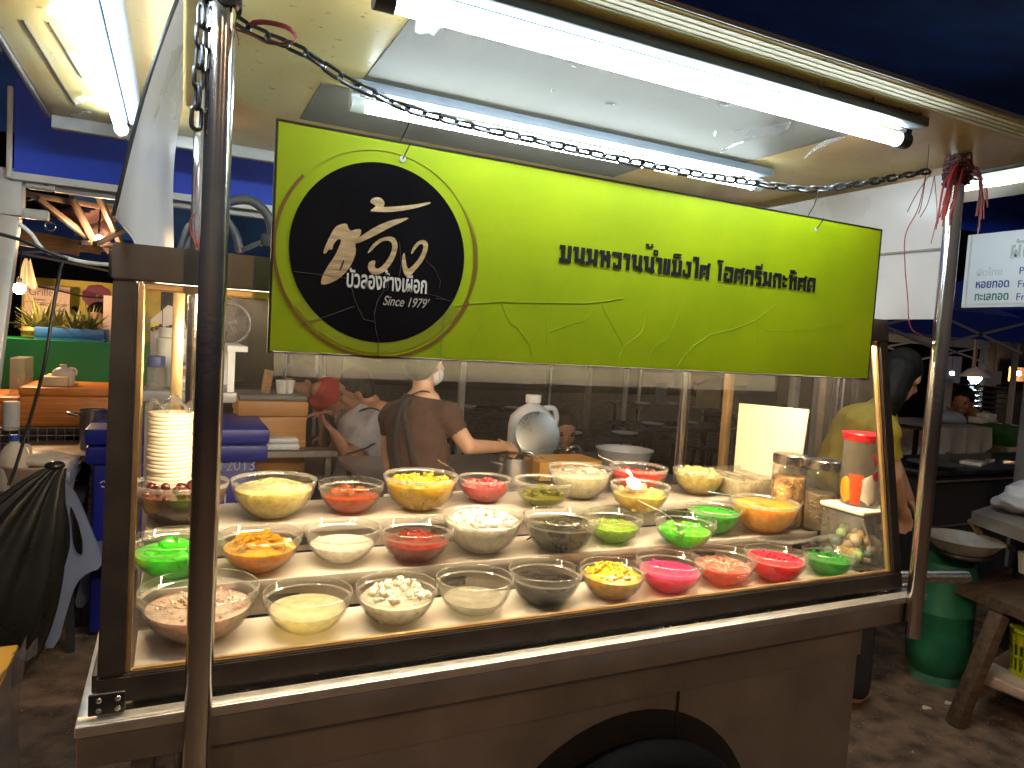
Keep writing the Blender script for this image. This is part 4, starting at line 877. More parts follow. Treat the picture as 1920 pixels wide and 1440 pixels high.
def person(label, J, shirt, pants, skin=skin_m, hairlen='short', sleeve=.55, face=(0, 1, 0), vox=.0085, apron=None, mask=None, build_=1., curl=.6, palm=(0, 0, -1), skirt=False, cat='person', up_=None):
    '''J: head neck chest waist hip, then shL elL wrL shR elR wrR, hipL knL ftL hipR knR ftR'''
    J = {k: V(p) for k, p in J.items()}
    base = (J['ftL']+J['ftR'])/2 if 'ftL' in J else V((J['hip'].x, J['hip'].y, 0)); base.z = 0
    o = thing('person', label, 'person', base); f, s, u = frame(face); w = build_
    if up_: u = V(up_).normalized(); s = f.cross(u).normalized()
    hm = Matrix((s, f, u)).transposed()
    lat = (J['shR']-J['shL']).normalized()
    def torso(b, g=0., lo=True):
        sp = [J['neck'], J['chest'], J['waist'], J['hip']]; dims = [(.085, .06), (.155*w, .115*w), (.14*w, .11*w), (.165*w, .125*w)]
        pts = []; n = 10
        for i in range(3 if lo else 2):
            for k in range(n):
                t = k/n; tt = t*t*(3-2*t); pts.append((sp[i].lerp(sp[i+1], t), dims[i][0]*(1-tt)+dims[i+1][0]*tt, dims[i][1]*(1-tt)+dims[i+1][1]*tt))
        for p, a, c in pts:
            ax = (sp[-1]-sp[0]).normalized(); l2 = (lat-ax*lat.dot(ax)).normalized(); fr_ = l2.cross(ax); m3 = Matrix((l2, fr_, ax)).transposed()
            b.ell(p, (a+g, c+g, .05+g), m3, 16, 8)
        for sd in ('L', 'R'): b.caps(J['neck'].lerp(J['chest'], .35), J['sh'+sd], .06*w+g, .062*w+g)
    b = MB(); torso(b); b.caps(J['neck'], J['neck'].lerp(J['head'], .6), .054*w, .05*w)
    h = J['head']; k = 1.0
    b.ell(h+u*.02, (.074*k, .092*k, .10*k), hm, 20, 14); b.ell(h+f*.022-u*.055, (.056, .062, .058), hm, 16, 12)
    b.ell(h+f*.094-u*.02, (.013, .017, .02), hm, 10, 8); b.ell(h+f*.09-u*.062, (.024, .012, .009), hm, 10, 8); b.ell(h+f*.083-u*.093, (.02, .018, .015), hm, 10, 8)
    for sd in (-1, 1):
        b.ell(h+s*sd*.074-u*.012-f*.008, (.010, .019, .03), hm, 10, 8); b.ell(h+f*.074+s*sd*.033+u*.022, (.024, .013, .009), hm, 10, 8); b.ell(h+f*.068+s*sd*.042-u*.03, (.02, .018, .02), hm, 10, 8)
    for sd in ('L', 'R'):
        b.caps(J['sh'+sd], J['el'+sd], .05*w, .039*w); b.caps(J['el'+sd], J['wr'+sd], .039*w, .026)
        d = J['wr'+sd]-J['el'+sd]; hand(b, J['wr'+sd], d, palm, 1., curl, 1 if sd == 'R' else -1)
        if 'ft'+sd in J:
            b.caps(J['hip'+sd], J['kn'+sd], .085*w, .055*w); b.caps(J['kn'+sd], J['ft'+sd], .053*w, .036); b.caps(J['ft'+sd], J['ft'+sd]+V((f.x, f.y, 0))*.15-V((0, 0, .03)), .038, .03)
    body = link(melt(b, vox), 'body', skin, o)
    b = MB(); torso(b, .013)
    for sd in ('L', 'R'):
        e = J['sh'+sd].lerp(J['el'+sd], min(1, sleeve)); b.caps(J['sh'+sd], e, .064*w, .055*w)
        if sleeve > 1: b.caps(J['el'+sd], J['el'+sd].lerp(J['wr'+sd], sleeve-1), .052*w, .04)
    # cut a neckline
    me = melt(b, vox); bm = bmesh.new(); bm.from_mesh(me); ax = (J['neck']-J['chest']).normalized()
    bmesh.ops.bisect_plane(bm, geom=list(bm.verts)+list(bm.edges)+list(bm.faces), plane_co=J['neck']+ax*.012, plane_no=ax, clear_outer=True)
    for sd in ('L', 'R'):
        d = (J['el'+sd]-J['sh'+sd]).normalized(); e = J['sh'+sd].lerp(J['el'+sd], min(1, sleeve))
        if sleeve <= 1: 
            vs = [v for v in bm.verts if (v.co-e).dot(d) > .012 and (v.co-e).length < .085 and (v.co-e).dot(d) < .09 and ((v.co-e)-d*(v.co-e).dot(d)).length < .062*w]
            bmesh.ops.delete(bm, geom=vs, context='VERTS')
    rr = random.Random(5)
    for v in bm.verts:
        z = v.co.z; q = v.co; n_ = math.sin(q.z*55+q.x*30)+math.sin(q.x*60-q.z*35+q.y*40); v.co += v.normal*.0022*n_
    bm.to_mesh(me); bm.free(); link(me, 'shirt', shirt, o)
    if 'ftL' in J:
        b = MB()
        for sd in ('L', 'R'):
            b.caps(J['hip'], J['hip'+sd], .12*w, .10*w); b.caps(J['hip'+sd], J['kn'+sd], .10*w, .07*w); b.caps(J['kn'+sd], J['kn'+sd].lerp(J['ft'+sd], .92), .068*w, .056*w)
        link(melt(b, vox*1.2), 'trousers', pants, o)
    b = MB()
    if hairlen != 'none':
        b.ell(h-f*.012+u*.040, (.083, .097, .095), hm, 20, 14); b.ell(h-f*.045-u*.0, (.078, .06, .085), hm, 16, 12)
        for sd in (-1, 1): b.ell(h+s*sd*.064+u*.02-f*.02, (.02, .05, .045), hm, 10, 8)
        if hairlen == 'bun': b.ell(h-f*.10+u*.05, (.045, .04, .045), hm, 14, 10)
        if hairlen == 'long':
            b.caps(h-f*.05, h-f*.075-u*.16, .075, .06); b.caps(h-f*.07-u*.16, h-f*.06-u*.25, .06, .03)
        me = melt(b, .008, 2); bm = bmesh.new(); bm.from_mesh(me)
        vs = [v for v in bm.verts if (v.co-h).dot(f) > .055-max(0, (v.co-h).dot(u)-.045)*-.9 and (v.co-h).dot(u) < .075]; bmesh.ops.delete(bm, geom=vs, context='VERTS')
        bm.to_mesh(me); bm.free(); link(me, 'hair', hair_m, o)
    b = MB()
    for sd in (-1, 1):
        e = h+f*.083+s*sd*.033+u*.006; b.ell(e, (.012, .006, .005), hm, 8, 6); b.bar(e+u*.016-s*.016, e+u*.018+s*.016, .004, .006)
    b.build('eye', pm('dark_eye', (.015, .01, .008), .2), o)
    if mask:
        b = MB(); b.ell(h+f*.038-u*.055, (.066, .072, .058), hm, 18, 12)
        for sd in (-1, 1): b.tube([h+f*.05+s*sd*.06-u*.035, h+s*sd*.08-f*.01-u*.0], .0025, 5); b.tube([h+f*.04+s*sd*.058-u*.08, h+s*sd*.08-f*.01-u*.03], .0025, 5)
        b.build('face_mask', mask, o)
    return o, f, s, u, J
cloth_br = pm('brown_tshirt_cotton', (.075, .038, .027), .9, 0, .15, 30, .2, 300); cloth_gr = pm('grey_cotton_shirt', (.36, .34, .36), .85, 0, .1, 30, .15, 300)
cloth_rd = pm('red_cotton_shirt', (.45, .02, .02), .85, 0, .12, 30); cloth_ye = pm('yellow_shirt_cotton', (.28, .21, .012), .85, 0, .12, 20, .1, 200)
cloth_dk = pm('dark_trousers', (.02, .02, .026), .85, 0, .2, 30); cloth_ol = pm('olive_grey_top', (.24, .24, .17), .85, 0, .12, 30); cloth_bl = pm('black_apron_cloth', (.025, .02, .02), .8, 0, .2)
YW = 1.75
P_ = lambda px, py, dy=0.: WY(px, py, YW+dy)
nk = P_(792, 748)
Jw = dict(head=P_(796, 678, .03), neck=nk, chest=P_(782, 800, .0), waist=P_(786, 870, -.02), hip=P_(786, 935, -.05), shL=P_(738, 782, .14), shR=P_(838, 778, -.10), elR=P_(878, 838, -.16), wrR=P_(942, 838, -.04), elL=P_(727, 842, .16), wrL=P_(738, 905, .10))
for k, sx in (('L', -.09), ('R', .09)): Jw['hip'+k] = Jw['hip']+V((sx, 0, -.04)); Jw['kn'+k] = V((Jw['hip'].x+sx, Jw['hip'].y+.03, .45)); Jw['ft'+k] = V((Jw['hip'].x+sx, Jw['hip'].y, .06))
o, f, s, u, J = person('woman in a brown t-shirt and white face mask stirring a pot behind the case', Jw, cloth_br, cloth_dk, skin_m, 'bun', .5, (.75, .66, 0), .0085, mask=white_pl, build_=.92, curl=1.0, palm=(0, .6, -.8))
# apron straps lie on the back
def strap(o, pts, w, mat, name='apron_strap'):
    b = MB(); b.tube(resample(pts, .02), w, 8, flat=.3); return b.build(name, mat, o)
up0_ = V((0, -.13, 0))
strap(o, [P_(770, 742, -.02), P_(757, 755, -.07), P_(742, 790, -.08), P_(740, 850, -.06), P_(752, 900, -.09)], .016, cloth_bl)
strap(o, [P_(768, 750, -.05), P_(757, 775, -.10), P_(768, 830, -.115), P_(782, 900, -.14)], .013, cloth_bl)
strap(o, [P_(766, 744, -.05), P_(790, 733, -.065), P_(812, 738, -.04)], .010, cloth_bl)
YM = 2.75
P_ = lambda px, py, dy=0.: WY(px, py, YM+dy)
Jm = dict(head=P_(668, 733), neck=P_(692, 758, -.02), chest=P_(686, 802), waist=P_(684, 860, -.02), hip=P_(684, 905, -.05), shL=P_(664, 782, .12), shR=P_(712, 776, -.10), elL=P_(632, 838, .1), wrL=P_(632, 812, .12), elR=P_(660, 862, -.16), wrR=P_(626, 812, -.02))
for k, sy in (('L', .12), ('R', -.1)): Jm['hip'+k] = Jm['hip']+V((0, sy, -.02)); Jm['kn'+k] = V((Jm['hip'].x-.40, Jm['hip'].y+sy, .44)); Jm['ft'+k] = V((Jm['hip'].x-.40, Jm['hip'].y+sy, .06))
om, f, s, u, J = person('man in a light grey shirt with black straps looking down at his phone', Jm, cloth_gr, cloth_dk, skin_d, 'short', .75, (-.9, .2, -.3), .009, build_=1.22, curl=.7, palm=(.3, 0, .9))
strap(om, [P_(664, 778, -.02), P_(690, 765, -.15), P_(714, 772, -.17), P_(722, 800, -.14)], .013, cloth_bl)
strap(om, [P_(648, 852, -.2), P_(668, 846, -.21), P_(690, 838, -.2), P_(718, 822, -.16)], .013, cloth_bl)
strap(om, [P_(640, 857, -.2), P_(660, 872, -.2), P_(690, 876, -.2), P_(716, 880, -.16)], .006, cloth_bl, 'apron_string')
ph_ = P_(622, 798, .02); tag(MB().box(ph_, (.012, .075, .15), Euler((.2, -.5, .3)), .004).build('mobile_phone', black_m), 'black mobile phone held by the man in grey', 'phone')
st = thing('stool', 'low plastic stool under the man in grey', 'stool', (Jm['hip'].x, Jm['hip'].y, 0)); sq = V((Jm['hip'].x, Jm['hip'].y, 0))
hz = max(.3, Jm['hip'].z-.15)
MB().box(sq+V((0, 0, hz-.02)), (.3, .3, .04), None, .012).build('seat', pm('blue_stool_plastic', (.03, .06, .25), .4), st)
for a in (-1, 1):
    for c in (-1, 1): MB().bar(sq+V((a*.15, c*.15, 0)), sq+V((a*.11, c*.11, hz-.04)), .035, .035).build('leg', bpy.data.materials['blue_stool_plastic'], st)
YR = 3.5
P_ = lambda px, py, dy=0.: WY(px, py, YR+dy)
Jr = dict(head=P_(566, 712), neck=P_(590, 728), chest=P_(612, 738), waist=P_(640, 752), hip=P_(664, 775), shL=P_(595, 735, .12), shR=P_(605, 732, -.12), elL=P_(606, 778, .1), wrL=P_(606, 812, .08), elR=P_(634, 772, -.14), wrR=P_(610, 775, -.12))
Jr['hip'].z = max(Jr['hip'].z, .85)
for k, sy in (('L', .1), ('R', -.1)): Jr['hip'+k] = Jr['hip']+V((0, sy, -.04)); Jr['kn'+k] = V((Jr['hip'].x-.03, Jr['hip'].y+sy, .47)); Jr['ft'+k] = V((Jr['hip'].x, Jr['hip'].y+sy, .06))
person('person in a red t-shirt bending over behind the man in grey', Jr, cloth_rd, cloth_dk, skin_d, 'short', .6, (-.8, -.1, -.55), .011, curl=.5)
# person in yellow behind the right end of the cart, bending towards the right
YY = .98
P_ = lambda px, py, dy=0.: WY(px, py, YY+dy)
g = WZ(1622, 1322, 0); 
Jy = dict(head=P_(1690, 706), neck=P_(1655, 770, .02), chest=P_(1618, 800, .05), waist=P_(1580, 880, .1), hip=P_(1560, 960, .12), shL=P_(1640, 800, .26), shR=P_(1655, 812, -.10), elR=P_(1676, 890, -.14), wrR=P_(1690, 945, -.12), elL=P_(1680, 880, .25), wrL=P_(1705, 935, .2))
Jy['hip'].z = .88
Jy.update(hipL=Jy['hip']+V((0, .1, -.04)), hipR=Jy['hip']+V((0, -.1, -.04)), knL=V((Jy['hip'].x+.05, Jy['hip'].y+.1, .46)), knR=V((g.x-.06, g.y+.02, .46)), ftL=V((Jy['hip'].x-.02, Jy['hip'].y+.15, .06)), ftR=V((g.x-.07, g.y, .06)))
person('person in a yellow shirt with long dark hair leaning over behind the cart', Jy, cloth_ye, cloth_dk, skin_m, 'long', .6, (.8, .3, -.5), .010, curl=.5)
YS_ = 2.7
P_ = lambda px, py, dy=0.: WY(px, py, YS_+dy)
Js = dict(head=P_(1806, 752), neck=P_(1822, 776), chest=P_(1838, 800), waist=P_(1848, 830), hip=P_(1852, 862), shL=P_(1812, 792, .1), shR=P_(1846, 786, -.08), elL=P_(1786, 806, .1), wrL=P_(1790, 776, .06), elR=P_(1840, 812, -.25), wrR=P_(1812, 806, -.3))
for k, sy in (('L', .12), ('R', -.1)): Js['hip'+k] = Js['hip']+V((0, sy, -.02)); Js['kn'+k] = V((Js['hip'].x-.4, Js['hip'].y+sy, .46)); Js['ft'+k] = V((Js['hip'].x-.4, Js['hip'].y+sy, .06))
person('seated person in an olive top resting the chin on one hand by the far tables', Js, cloth_ol, cloth_dk, skin_d, 'short', .2, (-.9, -.3, -.3), .011)
# face among the pineapple tops, and one behind the water jug: full people standing behind things
def stander(label, hx, hy, Y, shirt, skin, face, hl='short', seated=False):
    h = WY(hx, hy, Y); z = h.z; nz_ = z-.19; f = V(face).normalized(); s = f.cross(V((0, 0, 1))).normalized()
    B = lambda a, c, e: V((h.x, h.y, 0))+s*a+f*c+V((0, 0, e))
    J = dict(head=h, neck=B(0, -.03, nz_), chest=B(0, -.02, nz_-.2), waist=B(0, -.02, nz_-.36), hip=B(0, -.03, nz_-.52), shL=B(-.18, -.03, nz_-.05), shR=B(.18, -.03, nz_-.05), elL=B(-.22, .03, nz_-.32), elR=B(.22, .03, nz_-.32), wrL=B(-.14, .24, nz_-.34), wrR=B(.14, .24, nz_-.34))
    hz_ = nz_-.54; k = max(.25, hz_*.52)
    if hz_ < .6:
        for q, sd in (('L', -.1), ('R', .1)): J['hip'+q] = B(sd, 0, hz_); J['kn'+q] = B(sd, .38, max(.4, hz_-.02)); J['ft'+q] = B(sd, .38, .06)
    else:
        for q, sd in (('L', -.1), ('R', .1)): J['hip'+q] = B(sd, 0, hz_); J['kn'+q] = B(sd, .02, k); J['ft'+q] = B(sd, 0, .06)
    return person(label, J, shirt, cloth_dk, skin, hl, .6, face, .012)
stander('person with short dark hair peering from behind the pineapple tops', 186, 604, 4.25, cloth_gr, skin_d, (-.25, -.95, -.1))
stander('child with dark hair half hidden behind the big water jug', 1056, 806, 2.6, cloth_dk, skin_d, (-.2, -.9, -.35), 'long')

# ================================================================== left: neighbouring tent and its goods
alu = pm('warm_grey_tent_steel', (.55, .53, .5), .4, .2, .1)
blue_t = pm('royal_blue_tent_cloth', (.003, .05, .56), .55, 0, .12, 5, .1, 12); navy_t = pm('navy_tarpaulin', (.03, .12, .48), .6, 0, .3, 4, .2, 8)
YB = 1.55
tent = thing('market_tent', 'white framed market tent with a blue valance behind the left of the cart', 'tent', WY(20, 600, YB)*1)
tent.location.z = 0
c = WY(20, 430, YB); pb = WY(-22, 930, YB); b = MB(); b.bar((c.x-.16, YB, 0), (c.x, YB, WY(20, 405, YB).z), .052, .052, .004); b.build('tent_pole', alu, tent)
zt, zb = WY(20, 318, YB).z, WY(20, 405, YB).z
b = MB(); b.bar((c.x, YB, zb), (c.x, YB, zt), .066, .066, .006); b.span((c.x+.034, YB-.022, zt-.052), (c.x+.12, YB+.02, zt-.008), .014); b.span((c.x+.034, YB-.015, zb-.002), (c.x+.10, YB+.015, zb+.028), .004); b.build('corner_bracket', white_p, tent)
b = MB(); b.ell((c.x+.095, YB-.0225, zt-.03), (.01, .003, .01)); b.build('bolt', steel_d, tent)
b = MB(); torus(b, (c.x+.105, YB-.01, zb-.02), .014, .0022, 1, 20, 6); b.build('hook_ring', steel, tent)
vx0 = WY(26, 300, YB-.05).x; vt, vb = WY(60, 182, YB-.05).z, WY(120, 335, YB-.05).z
b = MB(); b.cloth(lambda u, v: (vx0+2.9*u, YB-.05+.006*math.sin(u*40+v*2), vb+(vt+.05-vb)*v), 60, 5, .002); b.build('valance', blue_t, tent)
b = MB(); b.span((vx0-.004, YB-.062, vb-.022), (vx0+2.9, YB-.045, vb)); b.span((vx0-.018, YB-.06, vb-.02), (vx0-.004, YB-.045, vt+.02), .003); b.build('hem', white_p, tent)
b = MB(); b.bar((c.x+.11, YB+.01, zt-.032), (c.x+2.8, YB+.01, zt-.05), .03, .036, .003); b.build('cross_bar', alu, tent)
brn = pm('brown_grey_truss', (.24, .17, .14), .4, .3, .2)
b = MB()
for q in (((40,362),(215,392)),((134,370),(180,460)),((185,368),(225,455)),((178,458),(235,430)),((70,372),(165,445)),((150,455),(232,462))): b.bar(WY(*q[0], YB+.45), WY(*q[1], YB+.6), .02, .02, .002)
b.build('truss_bar', brn, tent)
b = MB(); b.cloth(lambda u, v: WY(72+150*u-20*v, 366+20*u+(72*u+10)*v, YB+.7)+V((0, .03*math.sin(u*12+v*9), .02*math.sin(u*17)*v)), 20, 12, .002); b.build('inner_flap', pm('mauve_tent_lining', (.17, .10, .11), .5, 0, .3, 6, .3, 9), tent)
b = MB(); b.cloth(lambda u, v: (c.x-.2+3.6*u, YB+.1+3.2*v, zt+.12+.7*math.sin(v*3.14)*1.0+.02*math.sin(u*21)), 20, 12, .003); b.build('roof_cloth', navy_t, tent)
for x in (1.3,): b = MB(); b.bar((x+1.0, YB+3.1, 0), (x+1.0, YB+3.1, zt+.12), .05, .05, .004); b.build('tent_pole', alu, tent)
wood = pm('warm_brown_timber', (.34, .18, .07), .6, 0, .3, 9, .2, 40, streak=(1, 8, 8))
b = MB(); b.bar(WY(-60, 425, 2.6), WY(150, 466, 2.6), .03, .07, .004); tag(b.build('timber_beam', wood), 'orange brown timber beam crossing behind the tent pole', 'beam')
b = MB(); b.bar(WY(-40, 418, 2.9), WY(190, 470, 2.9), .03, .04, .004); tag(b.build('timber_beam', wood), 'thin timber beam just above the thicker one behind the tent pole', 'beam')
cab = pm('white_cable_sheath', (.6, .56, .5), .5); cbk = black_m
b = MB(); b.tube(resample([WY(36, 420, 1.2), WY(60, 440, 1.2), WY(80, 468, 1.2), WY(118, 482, 1.2), WY(160, 492, 1.2), WY(215, 498, 1.15), WY(260, 505, 1.1)], .02), .006, 8); tag(b.build('white_cable', cab), 'white electric cable sagging towards the top of the glass case', 'cable')
b = MB(); b.tube(resample([WY(-20, 434, 1.15), WY(40, 450, 1.15), WY(85, 470, 1.15), WY(130, 487, 1.15)], .02), .005, 8); b.tube(resample([WY(118, 490, 1.15), WY(112, 510, 1.15), WY(98, 590, 1.15), WY(82, 690, 1.15), WY(55, 790, 1.2), WY(28, 880, 1.2), WY(10, 922, 1.2)], .02), .0045, 8); tag(b.build('power_cable', cbk), 'black cord dropping from the cable knot past the white jug', 'cord')
b = MB(); b.tube(resample([WY(60, 535, 4.2), WY(110, 545, 4.2), WY(160, 556, 4.2), WY(230, 560, 4.2)], .05), .006, 6); tag(b.build('power_cable', cbk), 'dark cord sagging in front of the yellow banner', 'cord')
# black hoops above the case
b = MB(); b.tube(resample([WY(350, 470, .95), WY(372, 430, .95), WY(420, 383, .95), WY(470, 376, .95), WY(505, 410, .95), WY(512, 470, .95)], .02), .013, 10); b.tube(resample([WY(340, 468, .95), WY(355, 425, .95), WY(385, 408, .95), WY(415, 405, .95), WY(440, 435, .95), WY(450, 475, .95)], .02), .011, 10); tag(b.build('black_hose', pm('dark_grey_hose', (.05, .048, .05), .5)), 'looped dark grey hose lying behind the top of the glass case', 'hose')
b = MB(); b.bar(WY(452, 470, .8), WY(500, 450, .8), .015, .012); b.box(WY(505, 452, .8), (.04, .03, .035), None, .005); tag(b.build('clamp', black_m), 'black clamp next to the hose on top of the case', 'clamp')

# yellow banner, handwritten board, counter with pineapple tops
YG = 4.6
def wall_rect(name, x0p, x1p, ytp, ybp, Y, mat, th=.02, par=None, bev=0.):
    a, c = WY(x0p, (ytp+ybp)/2, Y), WY(x1p, (ytp+ybp)/2, Y); zt_, zb_ = WY((x0p+x1p)/2, ytp, Y).z, WY((x0p+x1p)/2, ybp, Y).z
    b = MB(); b.span((a.x, Y, zb_), (c.x, Y+th, zt_), bev); return b.build(name, mat, par, bev > 0), a.x, c.x, zb_, zt_
o, *_ = wall_rect('yellow_banner', 40, 300, 528, 700, YG, pm('yellow_banner_vinyl', (.55, .42, .015), .5, 0, .1)); tag(o, 'plain yellow banner with a purple blossom hanging behind the pineapple tops', 'banner')
pc_ = WY(182, 556, YG-.01); b = MB()
for k in range(9): a = k*.7; b.ell(pc_+V((.05*math.cos(a), 0, .05*math.sin(a))), (.045, .004, .035), None, 10, 6)
b.build('blossom_print', pm('purple_print', (.22, .04, .10), .6), o)
b = MB()
for k in range(7): b.tube([WY(134+k, 575, YG-.01), WY(140+k*3, 582+k*2, YG-.01)], .008, 5)
b.build('leaf_print', pm('dark_leaf_print', (.05, .06, .01), .6), o)
o, ax0, ax1, az0, az1 = wall_rect('notice_board', 46, 131, 536, 592, 4.4, pm('pinkish_white_board', (.62, .44, .38), .6, 0, .05), .02); tag(o, 'pale handwritten board above the pineapple tops', 'board')  # pinkish white base colour for the board
ink2 = pm('marker_ink', (.05, .03, .03), .6); W_ = ax1-ax0; H_ = az1-az0
text('board_lettering', 'Grille', (ax0+W_*.10, 4.398, az0+H_*.66), (ax0+W_*.62, 4.398, az0+H_*.66), H_*.24, ink2, o, -.01)
b = MB(); rr = random.Random(2)
for row, (x0_, x1_) in enumerate(((.2, .45), (.3, .5), (.62, .95), (.6, .85))):
    z = az0+H_*(.34-.0*row) if row in (1, 2) else az0+H_*(.5 if row == 0 else .16); x = x0_
    while x < x1_: b.bar((ax0+W_*x, 4.397, z), (ax0+W_*(x+.015), 4.397, z+H_*rr.uniform(.02, .06)), .006, .003); x += .022
b.bar((ax0+W_*.02, 4.397, az0+H_*.43), (ax1-W_*.02, 4.397, az0+H_*.41), .004, .003); b.build('marker_stroke', ink2, o)
gpn = pm('green_counter_board', (.004, .20, .05), .5, 0, .1, 4)
o, gx0, gx1, gz0, gz1 = wall_rect('green_counter', -60, 330, 640, 800, 3.6, gpn, .05); tag(o, 'tall green board counter carrying the pineapple tops', 'counter')
b = MB(); b.span((gx0, 3.655, gz1-.04), (gx1, 4.1, gz1-.001)); b.build('counter_shelf', gpn, o)
o = thing('plastic_crate', 'shallow blue plastic crate of pineapple tops on the green counter', 'crate', WY(125, 640, 3.75))
a, c = WY(66, 640, 3.7), WY(196, 655, 3.7); b = MB(); z0 = gz1+.002
b.span((a.x, 3.66, z0), (c.x, 4.0, z0+.012)); 
for y in (3.66, 3.99): b.span((a.x, y, z0+.0125), (c.x, y+.012, z0+.07), .004)
for x in (a.x, c.x-.012): b.span((x, 3.6725, z0+.0125), (x+.012, 3.9895, z0+.07), .004)
b.build('crate_body', pm('blue_crate_plastic', (.02, .10, .30), .4), o)
leaf_a = pm('pineapple_leaf', (.13, .135, .035), .55, 0, .6, 6)
def crown(px, py, Y, hgt, seed, lab):
    rr = random.Random(seed); c = WY(px, py, Y); c.z = z0+.014; b = MB(); b.lathe([(0, 0), (.05, .006), (.06, .03), (.05, .05), (0, .06)], c, 14)
    o = thing('pineapple', lab, 'pineapple', c, 'pineapples in the blue crate'); b.build('fruit', pm('pineapple_skin', (.22, .11, .02), .6, 0, .5, 40, .4, 60), o)
    b = MB()
    for k in range(52):
        a = rr.random()*6.28; t = rr.random(); l = hgt*(.42+.4*rr.random()); ti = .25+1.0*t; d = V((math.cos(a)*math.sin(ti), math.sin(a)*math.sin(ti), math.cos(ti))); s_ = d.cross(V((0, 0, 1))).normalized()
        p0 = c+V((0, 0, .03)); w = .016*rr.uniform(.8, 1.3)
        b.cloth(lambda u, v: p0+d*l*v+s_*(u-.5)*w*(1-v*.96)*2+V((0, 0, -.25*l*v*v*t)), 2, 5, .001)
    b.build('leaf_crown', leaf_a, o); return o
for k, (px, py, h_, lab) in enumerate(((78, 640, .30, 'pineapple with the tallest leaf crown below the handwritten board'), (106, 640, .24, 'pineapple crossed by the black cord'), (140, 645, .24, 'pineapple with a spread crown in the middle of the blue crate'), (165, 648, .26, 'pineapple next to the peering face'), (60, 640, .2, 'pineapple at the left end of the blue crate'))):
    crown(px, py, 3.78, h_, 40+k, lab)
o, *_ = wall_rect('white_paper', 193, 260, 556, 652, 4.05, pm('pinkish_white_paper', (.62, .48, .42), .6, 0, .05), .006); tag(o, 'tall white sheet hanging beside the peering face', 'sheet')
q = WY(50, 515, 4.0); o = MB().cloth(lambda u, v: q+V(((u-.5)*(.11-.08*v), .02*math.sin(u*9), -.08+.17*v+.01*math.sin(u*14))), 12, 8, .001).build('carrier_bag', pm('cream_thin_plastic', (.55, .42, .34), .5)); tag(o, 'small cream carrier bag hung from the dark rail at the left', 'bag')
q = WY(38, 542, 3.9)
def bulb(label, q, r, mat, shade=None):
    o = thing('lamp', label, 'lamp', q); MB().ell(q, r, None, 14, 10).build('bulb', mat, o); b = MB(); b.tube([q+V((0, 0, r*.8)), q+V((0, 0, r*1.9))], r*.45, 10)
    b.build('socket', black_m, o); b = MB(); b.tube([q+V((0, 0, r*1.9)), q+V((.02, .05, r*1.9+.5))], .004, 6); b.build('cord', black_m, o)
    if shade:
        b = MB(); b.lathe([(r*.5, r*1.7), (r*1.2, r*1.4), (r*2.6, r*.1), (r*2.5, r*.1), (r*1.1, r*1.3)], q, 20); b.build('lamp_shade', shade, o)
    return o
bulb('glaring warm bulb beside the tent pole at the far left stall', WY(36, 541, 3.6), .03, bulb_w)
bulb('small warm bulb glowing under the tent truss by the corner of the case', WY(185, 447, 2.05), .013, bulb_w)
# second counter with foam boxes
org = pm('orange_foam_box', (.62, .20, .03), .45, 0, .12, 12, .2, 20, streak=(1, 1, 6)); yl = pm('cream_foam_lid', (.66, .50, .30), .5)
YO = 3.1
def fbox(name, label, x0p, x1p, yt, yb, Y, dep, mat, group=None):
    a, c = WY(x0p, (yt+yb)/2, Y), WY(x1p, (yt+yb)/2, Y); zt_, zb_ = WY((x0p+x1p)/2, yt, Y).z, WY((x0p+x1p)/2, yb, Y).z
    o = thing(name, label, 'box', ((a.x+c.x)/2, Y+dep/2, zb_), group); h = zt_-zb_
    b = MB(); b.span((a.x, Y, zb_), (c.x, Y+dep, zb_+h*.78), .008); b.build('box_body', mat, o)
    b = MB(); b.span((a.x-.006, Y-.006, zb_+h*.785), (c.x+.006, Y+dep+.006, zt_), .01); b.build('lid', mat, o)
    b = MB()
    for k in range(5): z = zb_+h*(.12+.15*k); b.bar((a.x, Y-.002, z), (c.x, Y-.002, z+rnd.uniform(-.01, .01)), .003, .003)
    b.build('wrap_crease', pm('shiny_wrap', (.75, .38, .12), .25), o); return o, a.x, c.x, zb_, zt_
o, bx0, bx1, bz0, bz1 = fbox('foam_box', 'large orange foam box wrapped in plastic below the green counter', 36, 203, 727, 800, YO, .42, org, 'orange foam boxes')
fbox('foam_box', 'small orange foam box at the left edge beside the white tent pole', -70, 32, 744, 800, YO, .42, org, 'orange foam boxes')
o = thing('table', 'dark table under the orange foam boxes', 'table', ((bx0+bx1)/2, YO+.25, 0)); MB().span((bx0-.7, YO-.03, bz0-.035), (bx1+.3, YO+.55, bz0-.002), .004).build('table_top', pm('dark_table', (.06, .04, .03), .6), o)
for x in (bx0-.6, bx1+.2):
    for y in (YO+.02, YO+.5): MB().bar((x, y, 0), (x, y, bz0-.036), .03, .03).build('leg', steel_d, o)
